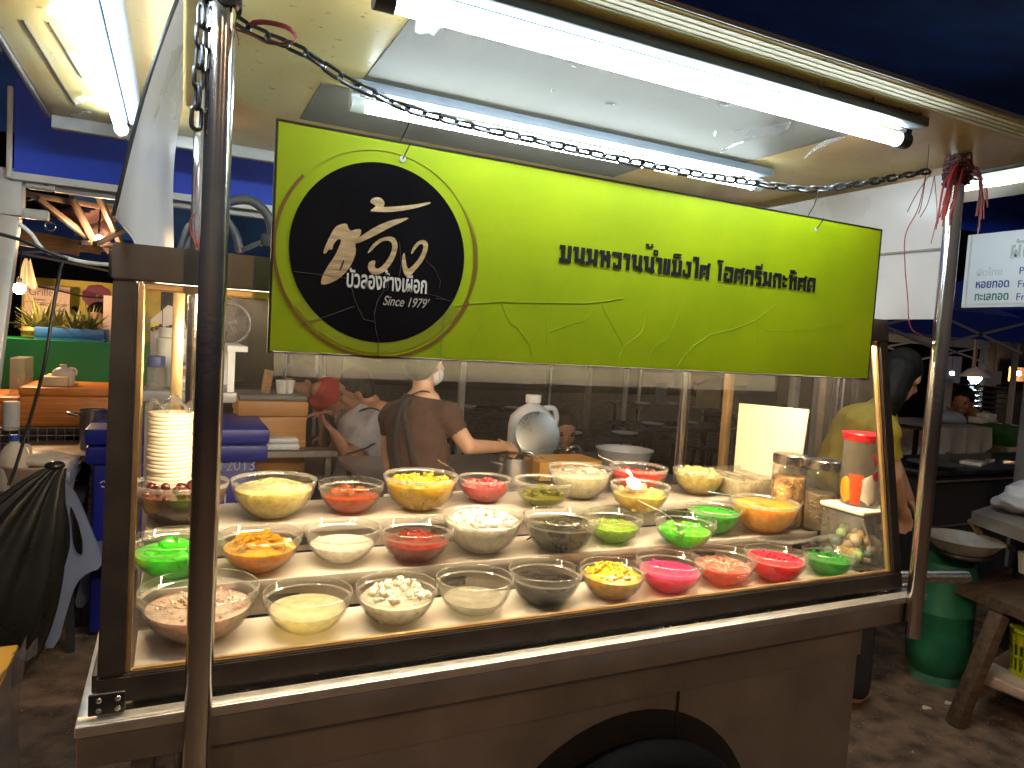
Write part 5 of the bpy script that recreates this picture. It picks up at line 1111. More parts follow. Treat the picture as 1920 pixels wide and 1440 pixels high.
# white jug on the box
def jug(label, px, ytop, ybot, Y, wpx, mat, capm, z=None):
    c = WY(px, ybot, Y); t = WY(px, ytop, Y); c.z = z if z is not None else c.z; h = t.z-c.z; dep = (c-CAM).dot(fw); r = wpx/2*dep*perp(px)/FPX
    o = thing('plastic_jug', label, 'jug', c); b = MB()
    b.lathe([(0, 0), (r*.95, 0), (r, .012), (r, h*.55), (r*.93, h*.68), (r*.6, h*.80), (r*.3, h*.86), (r*.27, h*.9), (0, h*.9)], c, 30, sy=.75); b.build('jug_body', mat, o)
    b = MB(); cyl(b, c+V((0, 0, h*.885)), r*.32, h*.115, 20); b.build('cap', capm, o)
    b = MB(); b.tube(resample([c+V((r*.5, 0, h*.80)), c+V((r*.95, 0, h*.80)), c+V((r*1.12, 0, h*.66)), c+V((r*1.02, 0, h*.45))], .01), r*.12, 8); b.build('handle', mat, o); return o
jp = pm('milky_jug_plastic', (.66, .58, .5), .4, 0, .06)
jug('milky plastic jug standing on the large orange foam box', 118, 683, 732, YO+.15, 44, jp, jp, bz1+.001)
b = MB(); a = WY(60, 727, YO+.1); b.span((bx0+.08, YO+.05, bz1+.001), (bx0+.2, YO+.3, bz1+.05), .004); tag(b.build('folded_paper', yl), 'cream folded paper left of the milky jug on the foam box', 'paper')
o, *_ = wall_rect('plastic_bin', 18, 46, 672, 740, YO+.2, frost_m, .25); tag(o, 'frosted plastic bin behind the tent pole', 'bin')
q = WY(22, 750, YO-.12); o = MB(); cyl(o, V((q.x, q.y, bz0)), .035, .14, 20); tag(o.build('small_bottle', white_pl), 'small white bottle in front of the left foam box', 'bottle')
# wire mesh rack
mm_ = pm('pale_wire', (.45, .42, .4), .4, .7); YK = 2.95
a, c = WY(0, 830, YK), WY(150, 830, YK); zt_, zb_ = WY(75, 802, YK).z, WY(75, 868, YK).z
b = MB()
x = a.x
while x < c.x: b.tube([(x, YK, zb_-.3), (x, YK, zt_)], .0022, 5); x += .038
z = zt_
while z > zb_-.3: b.tube([(a.x-.2, YK-.004, z), (c.x, YK-.004, z)], .0022, 5); z -= .038
tag(b.build('wire_mesh', mm_), 'pale wire mesh grid below the orange foam boxes', 'wire mesh')
# beige tub with milk jug, stool
c = WY(75, 925, 2.45); dep = (c-CAM).dot(fw); r = 76*dep*perp(75)/FPX; h = WY(75, 868, 2.45).z-c.z; 
o = thing('wash_tub', 'round beige plastic tub left of the blue cooler', 'tub', c); b = MB(); b.lathe([(0, 0), (r*.8, 0), (r*.84, .01), (r*.98, h-.01), (r*1.03, h), (r*.99, h+.006), (r*.8, .02), (0, .015)], c, 40); b.build('tub_body', pm('beige_tub_plastic', (.52, .38, .29), .4, 0, .08), o)
jug('white milk jug with a blue cap inside the beige tub', 26, 815, 872, 2.4, 58, jp, pm('blue_cap', (.02, .08, .45), .4), c.z+.03)
q = WY(82, 860, 2.45); b = MB(); b.ell(q+V((0, 0, -.0)), (.11, .08, .035), Euler((.1, .1, .3)).to_matrix(), 14, 10); b.ell(q+V((.05, .0, -.01)), (.08, .07, .03), None, 14, 10); tag(link(melt(b, .01, 2), 'plastic_bag', jp), 'lumpy white plastic bag inside the beige tub', 'plastic bag')
o = thing('stool', 'low dark stool carrying the beige tub', 'stool', (c.x, c.y, 0)); MB().box((c.x, c.y, c.z-.02), (.34, .34, .036), None, .01).build('seat', cloth_dk, o)
for sx in (-1, 1):
    for sy in (-1, 1): MB().bar((c.x+sx*.14, c.y+sy*.14, 0), (c.x+sx*.12, c.y+sy*.12, c.z-.04), .03, .03).build('leg', cloth_dk, o)
# blue cooler 12013
YC = 2.42; bl = pm('deep_blue_cooler', (.012, .018, .26), .4, 0, .1, 6); 
a, c = WY(163, 860, YC), WY(500, 830, YC); zt_, zl, zb2 = WY(300, 803, YC).z, WY(480, 834, YC).z, WY(440, 866, YC).z
o = thing('cool_box', 'big deep blue cool box with white numerals on its front, behind the plate stack', 'cool box', ((a.x+c.x)/2, YC+.3, 0))
b = MB(); b.span((a.x-.012, YC-.02, zl+.006), (c.x+.012, YC+.62, zt_), .015); b.build('lid', bl, o)
b = MB(); b.span((a.x-.006, YC-.012, zb2), (c.x+.006, YC+.60, zl), .012); b.build('rim_band', bl, o)
cr_ = WY(468, 900, YC).x; b = MB(); b.span((a.x+.02, YC, .02), (cr_+.03, YC+.58, zb2-.001), .02); b.build('cooler_body', bl, o)
nm_ = pm('white_marker', (.6, .6, .62), .6); q0, q1 = WY(414, 883, YC-.002), WY(477, 883, YC-.002)
text('cooler_number', '12013', (q0.x, YC-.002, q0.z), (q1.x, YC-.002, q0.z), .052, nm_, o, -.015)
q0 = WY(420, 945, YC-.002); text('cooler_letter', 'L', (q0.x, YC-.002, q0.z), (q0.x+.05, YC-.002, q0.z), .05, nm_, o, -.02)
b = MB(); b.tube(resample([WY(188, 906, YC-.003), WY(194, 902, YC-.003), WY(199, 907, YC-.003), WY(196, 914, YC-.003), WY(188, 910, YC-.003)], .008), .0035, 5); b.build('marker_scrawl', nm_, o)
c = WY(180, 840, 2.75); t = WY(180, 770, 2.75); b = MB(); dep = (c-CAM).dot(fw); r = 32*dep*perp(180)/FPX
o = thing('cooking_pot', 'tall steel pot standing behind the left end of the blue cool box', 'pot', c); b.lathe([(0, 0), (r, 0), (r, t.z-c.z), (r*1.04, t.z-c.z+.004), (r*.96, t.z-c.z), (r*.96, .01), (0, .01)], c, 32); b.build('pot_body', steel, o)
for sx in (-1, 1): b = MB(); b.tube(resample([c+V((sx*r, -.05, .16)), c+V((sx*(r+.05), 0, .17)), c+V((sx*r, .05, .16))], .01), .006, 8); b.build('handle', steel, o)
o = thing('table', 'small steel table behind the cool box under the tall pot', 'table', (c.x, c.y, 0)); MB().span((c.x-.3, c.y-.2, c.z-.03), (c.x+.3, c.y+.25, c.z-.001)).build('table_top', steel_d, o)
for sx in (-1, 1): MB().bar((c.x+sx*.27, c.y, 0), (c.x+sx*.27, c.y, c.z-.031), .03, .03).build('leg', steel_d, o)
# plastic chair with the black rubbish bag tied to it
YH = 2.12; cg = pm('slate_blue_chair_plastic', (.19, .23, .36), .4, 0, .1, 8)
H = lambda px, py, dy=0: WY(px, py, YH+dy)
o = thing('plastic_chair', 'slate blue plastic chair with the black rubbish bag tied to its back', 'chair', H(95, 1216))
out = [(102, 884), (112, 886), (135, 918), (156, 960), (172, 1000), (189, 1040), (190, 1066), (164, 1074), (148, 1088), (136, 1110), (124, 1150), (106, 1216), (79, 1214), (92, 1165), (106, 1110), (116, 1078), (128, 1040), (132, 1020), (131, 985), (124, 945), (116, 915)]
slot = [(130, 945), (138, 958), (148, 985), (155, 1015), (155, 1040), (147, 1046), (138, 1036), (133, 1010), (131, 975)]
for off_ in (V((0, 0, 0)), V((.06, .42, 0))):
    lo, li = [H(*q)+off_ for q in smoothpoly(out, 1)], [H(*q)+off_ for q in smoothpoly(slot, 1)]; n1, n2_ = len(lo), len(li); al = lo+li; D_ = V((0, .035, 0)); nn_ = n1+n2_
    tri = tessellate_polygon([[V((p.x, p.z, 0)) for p in lo], [V((p.x, p.z, 0)) for p in li]])
    b = MB(); b._add(al+[p+D_ for p in al], [tuple(t_) for t_ in tri]+[tuple(nn_+i for i in t_[::-1]) for t_ in tri]+[(i, (i+1) % n1, nn_+(i+1) % n1, nn_+i) for i in range(n1)]+[(n1+i, n1+(i+1) % n2_, nn_+n1+(i+1) % n2_, nn_+n1+i) for i in range(n2_)]); b.build('side_frame', cg, o)
q = H(170, 1058); b = MB(); b.span((q.x-.02, YH+.036, q.z-.02), (q.x+.40, YH+.43, q.z+.01), .01); b.build('seat', cg, o)
b = MB(); q2 = H(112, 897); b.span((q2.x-.02, YH+.036, q2.z-.05), (q2.x+.03, YH+.43, q2.z+.02), .008); b.build('backrest', cg, o)
for y in (YH+.06, YH+.40): MB().bar((q.x+.39, y, 0), (q.x+.37, y, q.z-.02), .04, .03).build('leg', cg, o)
bagm = pm('black_bin_bag', (.012, .012, .011), .3, 0, .3, 6, .35, 10, .5, .3)
ap = H(103, 878, -.05)
def bag(u, v):
    a = math.pi*(1.1+.95*u); t = v; w = .03+.27*(1-(1-t)**1.7)
    fold = 1+.10*math.sin(u*38)*(1-t)**.5+.05*math.sin(u*17+2)
    return ap+V((-.41*t**.85+w*1.2*math.cos(a)*fold, .0+w*.6*math.sin(a)*fold, -.80*t+.03*math.sin(u*8)*t))
b = MB(); b.cloth(bag, 60, 18, .003); b.ell(ap+V((0, 0, .01)), (.035, .03, .02)); tag(b.build('rubbish_bag', bagm), 'large black rubbish bag with pleats gathered at the top of the blue chair', 'rubbish bag')
# orange topped box in the near left corner
q = WZ(36, 1207, .52); o = thing('foam_box', 'orange topped box wrapped in clear plastic in the near left corner', 'box', (q.x-.3, q.y-.4, 0))
b = MB(); b.span((q.x-.55, q.y-.75, .505), (q.x, q.y, .52), .006); b.build('lid', pm('bright_orange_sheet', (1, .48, .03), .35, 0, .06), o)
b = MB(); b.span((q.x-.55, q.y-.75, 0), (q.x-.012, q.y-.01, .504), .02); b.build('box_body', pm('grey_white_foam', (.5, .44, .4), .5, 0, .12, 6), o)
b = MB(); b.cloth(lambda u, v: (q.x+.006+.008*math.sin(u*9+v*5), q.y-.75+.77*u, .1+.43*v+.01*math.sin(u*13)), 24, 10, .001); b.cloth(lambda u, v: (q.x-.01+.05*u, q.y-.08+.10*u, .515-.05*u*v+.01*math.sin(u*8)), 6, 6, .001); b.build('plastic_wrap', pouch_m, o)
# ================================================================== work table behind the case
YT = 1.62
wt = thing('work_table', 'steel work table with pots behind the glass case', 'table', (1.2, YT+.3, 0)); tz_ = .82
MB().span((.75, YT-.1, tz_-.03), (2.3, YT+.75, tz_), .004).build('table_top', steel_d, wt)
for x in (.8, 2.25):
    for y in (YT-.06, YT+.7): MB().bar((x, y, 0), (x, y, tz_-.031), .035, .035).build('leg', steel_d, wt)
def pot(label, px, ytop, ybot, Y, wpx, z=None, mat=steel, handles=True, name='cooking_pot'):
    c = WY(px, ybot, Y); t = WY(px, ytop, Y); c.z = tz_+.001 if z is None else z; h = max(.05, t.z-c.z); dep = (t-CAM).dot(fw); r = wpx/2*dep*perp(px)/FPX
    o = thing(name, label, 'pot', c); b = MB(); b.lathe([(0, 0), (r*.98, 0), (r, .008), (r, h-.004), (r*1.03, h), (r*.97, h), (r*.96, .012), (0, .01)], c, 32); b.build('pot_body', mat, o)
    if handles:
        for sx in (-1, 1): b = MB(); b.tube(resample([c+V((sx*r, -.04, h*.75)), c+V((sx*(r+.04), 0, h*.78)), c+V((sx*r, .04, h*.75))], .01), .005, 8); b.build('handle', mat, o)
    return o, c, r, h
pot('steel pot the woman in brown is stirring', 964, 856, 905, 1.72, 66)
pot('steel pot with a rim band to the right of the leaning lid', 1020, 838, 890, 2.0, 72)
o, c, r, h = pot('small steel pot with a bent spout tube near the child', 1062, 842, 890, 1.9, 44, handles=False)
b = MB(); b.tube(resample([WY(1062, 850, 1.9), WY(1072, 838, 1.88), WY(1086, 838, 1.88), WY(1093, 860, 1.88), WY(1094, 885, 1.88)], .01), .008, 8); b.build('spout', steel, o)
c = WY(992, 845, 2.02); b = MB(); lr = .115; ax = V((-.12, -.95, .3)).normalized()
q = WY(1008, 815, 1.94); o = thing('pot_lid', 'large round steel lid leaning against the white water jug', 'pot lid', q)
b.lathe([(0, 0), (lr*.5, -.002), (lr*.8, -.004), (lr*.83, -.012), (lr*.93, -.012), (lr, 0), (lr*1.02, .006), (lr*.9, .008), (0, .01)], q, 40, ax); b.build('lid_disc', pm('dark_pot_lid', (.17, .18, .19), .3, .85, .2), o)
b = MB(); b.ell(q+ax*-.02, .018); b.build('knob', black_m, o)
o = jug('large white water jug with a ribbed cap behind the leaning lid', 991, 740, 890, 2.12, 92, pm('bluish_white_jug', (.50, .52, .55), .4, 0, .05), white_pl, tz_+.001)
b = MB(); b.tube(resample([WY(978, 846, 1.70), WY(1000, 852, 1.70), WY(1030, 870, 1.66)], .01), .006, 8); tag(b.build('ladle', steel), 'steel ladle handle in the hand of the woman in brown', 'ladle')
o, *_ = wall_rect('baking_tray', 1012, 1128, 866, 900, 1.6, pm('orange_tray_plastic', (.55, .28, .06), .45), .2); tag(o, 'orange brown tray standing on the work table by the steel pots', 'tray')
c = WY(1168, 885, 1.75); c.z = tz_+.001; b = MB(); b.lathe([(0, 0), (.10, 0), (.14, .12), (.145, .125), (.13, .12), (.09, .01), (0, .01)], c, 30); tag(b.build('mixing_bowl', pm('dull_white_bowl', (.4, .4, .42), .4)), 'wide grey white bowl at the right of the work table', 'bowl')
# orange crate with tray, white foam box
o, x0_, x1_, z0_, z1_ = fbox('foam_box', 'tan orange foam box with a grey tray on top, left of the man in grey', 446, 574, 752, 885, 2.9, .4, pm('tan_orange_box', (.50, .24, .07), .5, 0, .1, 8))
b = MB(); b.span((x0_, 2.9, z1_+.001), (x1_, 3.28, z1_+.03), .008); tag(b.build('tray', pm('grey_tray', (.16, .15, .15), .5)), 'grey tray on top of the tan orange foam box', 'tray')
for k, (px, py, lab) in enumerate(((500, 738, 'small wooden stand on the grey tray'),)):
    q = WY(px, py, 3.0); b = MB(); b.box((q.x, q.y, z1_+.10), (.05, .02, .13), Euler((0, .15, .2)), .003); tag(b.build('wooden_stand', wood), lab, 'stand')
for k, (px, lab) in enumerate(((541, 'white paper cup on the right of the grey tray'), (527, 'small white cup in the middle of the grey tray'))):
    q = WY(px, 745, 3.05); b = MB(); b.lathe([(0, 0), (.024, 0), (.034, .075), (.031, .075), (.02, .005), (0, .005)], V((q.x, q.y, z1_+.031)), 16); tag(b.build('paper_cup', white_pl), lab, 'cup', 'paper cups on the grey tray')
o = thing('table', 'low steel table under the tan orange foam box', 'table', ((x0_+x1_)/2, 3.1, 0)); MB().span((x0_-.1, 2.78, z0_-.03), (x1_+.35, 3.35, z0_-.002)).build('table_top', steel_d, o)
for x in (x0_-.05, x1_+.3): 
    for y in (2.82, 3.3): MB().bar((x, y, 0), (x, y, z0_-.031), .03, .03).build('leg', steel_d, o)
q = WY(528, 846, 2.72); b = MB(); b.box(q+V((0, 0, .03)), (.17, .12, .035), None, .012); b.box(q+V((0, 0, .062)), (.16, .11, .025), None, .012); o = b.build('takeout_box', white_pl); tag(o, 'white foam takeout box in front of the tan orange box', 'box')
b = MB(); b.span((q.x-.25, 2.64, q.z-.02), (q.x+.28, 2.775, q.z+.011)); b.bar((q.x-.2, 2.7, 0), (q.x-.2, 2.7, q.z-.021), .03, .03); b.bar((q.x+.24, 2.7, 0), (q.x+.24, 2.7, q.z-.021), .03, .03); tag(b.build('side_bench', steel_d), 'narrow steel bench under the white takeout box', 'bench')
# shelf behind the plates: bottles, carton, papers, fan
YF = 1.5
sh = thing('wire_shelf', 'grey shelf with tubs and a carton behind the plate stack', 'shelf', WY(320, 740, YF)); sh.location.z = 0
a, c = WY(268, 738, YF), WY(442, 738, YF); zs = WY(320, 731, YF).z
MB().span((a.x, YF-.06, zs-.035), (c.x, YF+.3, zs), .004).build('shelf_board', pm('grey_shelf', (.26, .25, .27), .45, .3), sh)
for x in (a.x+.02, c.x-.02): 
    for y in (YF-.03, YF+.28): MB().bar((x if x < a.x+.1 else WY(388, 738, YF).x, y, 0), (x if x < a.x+.1 else WY(388, 738, YF).x, y, zs-.036), .022, .022).build('upright', steel_d, sh)
for y in (YF-.03, YF+.28): MB().bar((c.x-.02, y, zs+.0005), (c.x-.02, y, zs+.14), .022, .022).build('upright', white_p, sh)
MB().span((c.x-.035, YF-.05, zs+.141), (c.x+.03, YF+.3, zs+.16)).build('upper_ledge', white_p, sh)
q = WY(291, 728, YF); c = V((q.x, YF+.03, zs+.001)); h = WY(291, 668, YF).z-zs; r = 17*(q-CAM).dot(fw)*perp(291)/FPX
o = thing('plastic_tub', 'clear round tub with a blue lid on the grey shelf', 'tub', c); b = MB(); cyl(b, c, r, h*.66, 24); b.build('tub_body', frost_m, o); b = MB(); cyl(b, c+V((0, 0, h*.66)), r*1.04, h*.34, 24); b.build('lid', pm('blue_grey_lid', (.07, .09, .22), .4), o)
q = WY(320, 700, YF); o = thing('plastic_tub', 'stack of cream tubs behind the printed carton', 'tub', (q.x, YF+.13, zs)); b = MB(); cyl(b, V((q.x, YF+.13, zs+.001)), .05, .17, 24); cyl(b, V((q.x, YF+.13, zs+.173)), .043, .035, 24); b.build('tub_body', cream_foam, o)
q = WY(341, 700, YF); o = thing('carton', 'printed drink carton with a barcode on the grey shelf', 'carton', (q.x, YF, zs)); h = WY(341, 664, YF).z-zs
b = MB(); b.span((q.x-.028, YF-.03, zs+.001), (q.x+.028, YF+.025, zs+h*.8), .002); b.prism([(q.x-.028, YF-.03, zs+h*.8), (q.x-.028, YF+.025, zs+h*.8), (q.x-.028, YF-.002, zs+h)], (.056, 0, 0)); b.build('carton_body', pm('grey_beige_card', (.42, .36, .3), .5), o)
b = MB(); b.span((q.x-.026, YF-.0315, zs+.004), (q.x+.026, YF-.0302, zs+.04)); b.build('label_patch', white_pl, o, False)
b = MB()
for k in range(11): b.span((q.x-.02+k*.0036, YF-.0328, zs+.008), (q.x-.02+k*.0036+(.001, .0018, .0013)[k % 3], YF-.0317, zs+.03))
b.build('barcode', ink2, o, False)
b = MB(); b.prism([(q.x-.02, YF-.0305, zs+h*.80), (q.x+.024, YF-.0305, zs+h*.80), (q.x+.002, YF-.0305, zs+h*.66)], (0, -.001, 0)); b.build('triangle_print', pm('dark_print', (.04, .025, .03), .5), o, False)
b = MB(); b.span((q.x-.02, YF-.0315, zs+.05), (q.x+.02, YF-.0302, zs+.075)); b.build('picture_print', pm('red_brown_print', (.28, .10, .07), .5, 0, .6, 40), o, False)
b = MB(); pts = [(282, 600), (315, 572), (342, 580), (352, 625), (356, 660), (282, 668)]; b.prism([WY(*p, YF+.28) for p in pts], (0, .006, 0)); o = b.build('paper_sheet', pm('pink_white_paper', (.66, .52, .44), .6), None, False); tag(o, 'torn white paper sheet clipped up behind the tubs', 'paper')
q = WY(291, 612, YF+.26); b = MB(); b.ell(q, (.016, .004, .016)); b.build('yellow_sticker', pm('yellow_dot', (.7, .5, .02), .5), o)
b = MB(); b.tube([WY(352, 598, YF+.24), WY(328, 606, YF+.24), WY(324, 614, YF+.24), WY(330, 618, YF+.24), WY(365, 613, YF+.24)], .002, 6); tag(b.build('wire_clip', steel), 'bent wire clip holding the torn paper', 'clip')
b = MB(); q = WY(304, 618, YF+.26); 
for k in range(7): b.ell(q+V((.012*k-.03, rnd.uniform(-.01, .01), .006*(k % 3))), .009, None, 8, 6)
b.tube([q, q+V((.0, 0, .09))], .0015, 5); tag(b.build('key_bunch', pm('dark_red_metal', (.12, .05, .05), .35, .7)), 'small dark bunch of keys hung in front of the paper', 'keys')
q = WY(427, 606, YF+.35); fr_ = 42*(q-CAM).dot(fw)*perp(430)/FPX
o = thing('electric_fan', 'round caged fan behind the left pole', 'fan', (q.x, q.y, zs+.16)); b = MB(); torus(b, q, fr_, .006, 1, 40, 8); torus(b, q, fr_*.35, .004, 1, 24, 6)
for k in range(36): a = k*math.pi/18; b.tube([q+V((fr_*.1*math.cos(a), -.02, fr_*.1*math.sin(a))), q+V((fr_*math.cos(a), 0, fr_*math.sin(a)))], .0011, 4)
b.build('guard', steel, o)
b = MB()
for k in range(4):
    a = k*math.pi/2; d = V((math.cos(a), 0, math.sin(a))); s_ = V((-math.sin(a), 0, math.cos(a))); b.cloth(lambda u, v: q+V((0, .02+.03*(u-.5), 0))+d*fr_*(.15+.7*v)+s_*(u-.5)*fr_*(.3+.5*v), 4, 4, .002)
b.build('blade', pm('smoky_fan_plastic', (.05, .045, .045), .3), o)
b = MB(); b.tube([q+V((0, .02, 0)), q+V((0, .12, 0))], .05, 18); b.tube([q+V((0, .1, 0)), V((q.x, q.y+.1, zs+.161))], .014, 10); b.build('motor', black_m, o)
bulb('warm bulb hung over the work area behind the green sign', V((1.15, 2.35, 1.98)), .022, bulb_w)  # added bulb, hidden by the sign, to light the workers
# ================================================================== dark market behind: tables, stools, posts, tents
dk = pm('dark_dining_table', (.035, .03, .028), .25, .2, .2); dke = pm('table_edge_steel', (.5, .5, .5), .25, 1)
def dtable(lab, px, py, Y, w, d_, z=.74):
    q = WY(px, py, Y); o = thing('dining_table', lab, 'table', (q.x, q.y, 0), 'dark dining tables behind the stall'); MB().span((q.x-w/2, q.y-d_/2, z-.025), (q.x+w/2, q.y+d_/2, z), .004).build('table_top', dk, o)
    b = MB(); b.bar((q.x-w/2, q.y-d_/2-.004, z-.012), (q.x+w/2, q.y-d_/2-.004, z-.012), .006, .026); b.build('edge_strip', dke, o)
    for sx in (-1, 1):
        for sy in (-1, 1): MB().bar((q.x+sx*(w/2-.06), q.y+sy*(d_/2-.06), 0), (q.x+sx*(w/2-.06), q.y+sy*(d_/2-.06), z-.026), .025, .025).build('leg', dk, o)
    return o, q
dt = [('dark dining table nearest behind the water jug', 1130, 800, 3.6, 1.2, .6), ('dark dining table behind the tan post', 1270, 775, 4.2, 1.2, .6), ('far dark table under the red lantern', 1240, 745, 6.2, 1.2, .6), ('dark table in the gap left of the grey post', 1420, 770, 5.0, 1.2, .6), ('far dark table behind the brown shirted woman', 930, 760, 5.4, 1.2, .6)]
for lab, px, py, Y, w, d_ in dt:
    o, q = dtable(lab, px, py, Y, w, d_)
    for k in range(2):
        xx = q.x-.3+.5*k; b = MB(); b.lathe([(0, 0), (.07, .004), (.11, .02), (.105, .022), (.06, .008), (0, .006)], V((xx, q.y+rnd.uniform(-.1, .1), .742)), 20); tag(b.build('dish', white_pl), ('left' if k == 0 else 'right')+' small white dish on the '+lab, 'dish', 'dishes on the dark tables')
for k, (px, Y) in enumerate(((1090, 3.2), (1180, 3.3), (1230, 4.0), (1330, 4.6), (1190, 5.6), (900, 5.0))):
    q = WY(px, 860, Y); o = thing('stool', ('dark stool %s' % ('by the water jug', 'in front of the nearest dining table', 'left of the tan post', 'right of the tan post', 'at the far table under the red lantern', 'behind the brown shirted woman')[k]), 'stool', (q.x, q.y, 0), 'dark stools by the dining tables')
    MB().box((q.x, q.y, .43), (.28, .28, .03), None, .01).build('seat', pm('dark_red_stool', (.06, .015, .012), .4), o)
    for sx in (-1, 1):
        for sy in (-1, 1): MB().bar((q.x+sx*.15, q.y+sy*.15, 0), (q.x+sx*.11, q.y+sy*.11, .414), .03, .03).build('leg', dk, o)
for (px, Y, w, mat, lab) in ((1492, 2.6, .055, alu, 'grey steel post seen through the right of the case'), (1105, 4.8, .05, steel_d, 'thin grey post behind the white water jug'), (866, 5.5, .05, steel_d, 'thin dark post behind the woman in brown'), (1175, 6.5, .04, steel_d, 'far thin post between the dining tables')):
    q = WY(px, 700, Y); b = MB(); b.bar((q.x, q.y, 0), (q.x, q.y, 2.3), w, w, .004); tag(b.build('tent_post', mat), lab, 'post', 'posts of the market tents')
q = WY(1305, 708, 5.8); b = MB(); b.ell(q, (.14, .14, .09), None, 16, 10); b.tube([q, q+V((0, 0, .7))], .004, 6); tag(b.build('red_lantern', pm('dim_red_lantern', (.5, .05, .04), .5)), 'dim red lantern hanging over the far tables', 'lantern')
for (px, py, w, h, col, lab) in ((1235, 712, 60, 26, (.45, .35, .3), 'pale sheet of paper hanging far behind the water jug'), (1330, 735, 44, 60, (.5, .36, .22), 'tan menu board leaning behind the tan post'), (1240, 738, 20, 40, (.10, .14, .2), 'blue grey panel on a far stall'), (1330, 705, 40, 25, (.42, .10, .09), 'small red sign above the tan menu board'), (1385, 708, 40, 30, (.45, .3, .2), 'orange paper beside the small red sign')):
    Y = 5.9; a_, c_ = WY(px-w/2, py, Y), WY(px+w/2, py, Y); zt_, zb_ = WY(px, py-h/2, Y).z, WY(px, py+h/2, Y).z; b = MB(); b.span((a_.x, Y, zb_), (c_.x, Y+.02, zt_)); tag(b.build('hanging_board', pm('board_'+str(px+py), col, .5, 0, .2, 6), None, False), lab, 'board', 'boards on the far stalls')
def far_tent(lab, x, y, w, d_, z, roofm, val=.25):
    o = thing('market_tent', lab, 'tent', (x, y, 0), 'far market tents')
    b = MB(); P = [(x-w/2, y-d_/2, z), (x+w/2, y-d_/2, z), (x+w/2, y+d_/2, z), (x-w/2, y+d_/2, z), (x, y, z+.7)]; b._add(P, [(0, 1, 4), (1, 2, 4), (2, 3, 4), (3, 0, 4)]); b.build('roof_cloth', roofm, o, False)
    b = MB(); b.span((x-w/2, y-d_/2-.006, z-val), (x+w/2, y-d_/2, z)); b.span((x-w/2-.006, y-d_/2, z-val), (x-w/2, y+d_/2, z)); b.build('valance', roofm, o, False)
    for sx in (-1, 1):
        for sy in (-1, 1): MB().bar((x+sx*(w/2-.03), y+sy*(d_/2-.03), 0), (x+sx*(w/2-.03), y+sy*(d_/2-.03), z), .04, .04).build('tent_pole', alu, o)
    b = MB()
    for sx in (-1, 1): b.bar((x+sx*w/2, y-d_/2, z-.05), (x, y-d_/2, z-.35), .025, .025); b.bar((x, y-d_/2, z-.05), (x+sx*w/2, y-d_/2, z-.35), .025, .025); b.bar((x-w/2, y+sx*d_/2, z-.05), (x-w/2, y, z-.35), .025, .025); b.bar((x+sx*w/2, y+sx*d_/2, z-.02), (x, y, z+.66), .025, .025)
    b.build('truss_bar', alu, o)
far_tent('blue roofed tent directly behind the right pole', 6.2, 4.4, 2.8, 2.8, 1.98, blue_t)
far_tent('blue tent farther back to the right', 9.5, 4.0, 3, 3, 2.1, blue_t)
far_tent('pale roofed tent by the bright far lamp', 10.5, 7.5, 3.4, 3, 1.9, pm('pale_tent_cloth', (.4, .38, .36), .6), .12)
far_tent('dark tent behind the dining tables', 4.2, 9.5, 5, 3, 2.3, navy_t)
far_tent('dark tent far behind the woman in brown', -.5, 10, 4.5, 3, 2.3, navy_t)
bulb('bright cold lamp with a white shade under the pale far tent', WY(1828, 708, 5.2), .085, bulb_c, white_pl)
bulb('small warm lamp on the white post board at the right', WY(1785, 700, 4.6), .025, bulb_w)
# added bulbs behind the camera, standing in for light on the cart front
sl = thing('added_fill_bulbs', 'string of warm bulbs hung over the lane in front of the cart', 'string light', (.4, -4.2, 0)); b = MB()
b.tube(resample([(-3.2, -3.9, 4.3), (-2.2, -4.0, 4.02), (-.8, -4.3, 3.95), (.5, -4.6, 4.02), (1.8, -4.4, 3.95), (3.0, -4.2, 4.02), (4.2, -4.0, 4.3)], .05), .006, 6); b.build('cable', black_m, sl)
for q in ((-2.2, -4.0, 3.9), (.5, -4.6, 3.9), (3.0, -4.2, 3.9)):
    MB().ell(q, .05, None, 16, 12).build('bulb', bulb_w, sl); b = MB(); b.tube([V(q)+V((0, 0, .045)), V(q)+V((0, 0, .12))], .022, 10); b.build('socket', black_m, sl)
for x, y in ((-3.2, -3.9), (4.2, -4.0)): MB().bar((x, y, 0), (x, y, 4.35), .05, .05).build('pole', steel_d, sl)
# dark shophouses closing the market off
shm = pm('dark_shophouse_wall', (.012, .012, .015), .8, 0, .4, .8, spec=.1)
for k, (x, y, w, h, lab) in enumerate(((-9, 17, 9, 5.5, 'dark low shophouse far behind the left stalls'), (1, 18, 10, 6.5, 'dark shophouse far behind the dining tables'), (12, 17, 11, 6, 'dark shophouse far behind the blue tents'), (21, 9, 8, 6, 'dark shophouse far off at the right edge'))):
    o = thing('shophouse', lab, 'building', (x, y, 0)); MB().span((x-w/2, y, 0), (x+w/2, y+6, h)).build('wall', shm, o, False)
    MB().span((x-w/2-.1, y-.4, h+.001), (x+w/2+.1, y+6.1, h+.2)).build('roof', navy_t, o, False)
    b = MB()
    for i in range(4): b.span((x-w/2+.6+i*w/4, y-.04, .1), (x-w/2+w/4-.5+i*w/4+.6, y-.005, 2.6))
    b.build('shutter', pm('dark_shutter_%d' % k, (.018, .018, .02), .6, 0, .3, spec=.2), o, False)
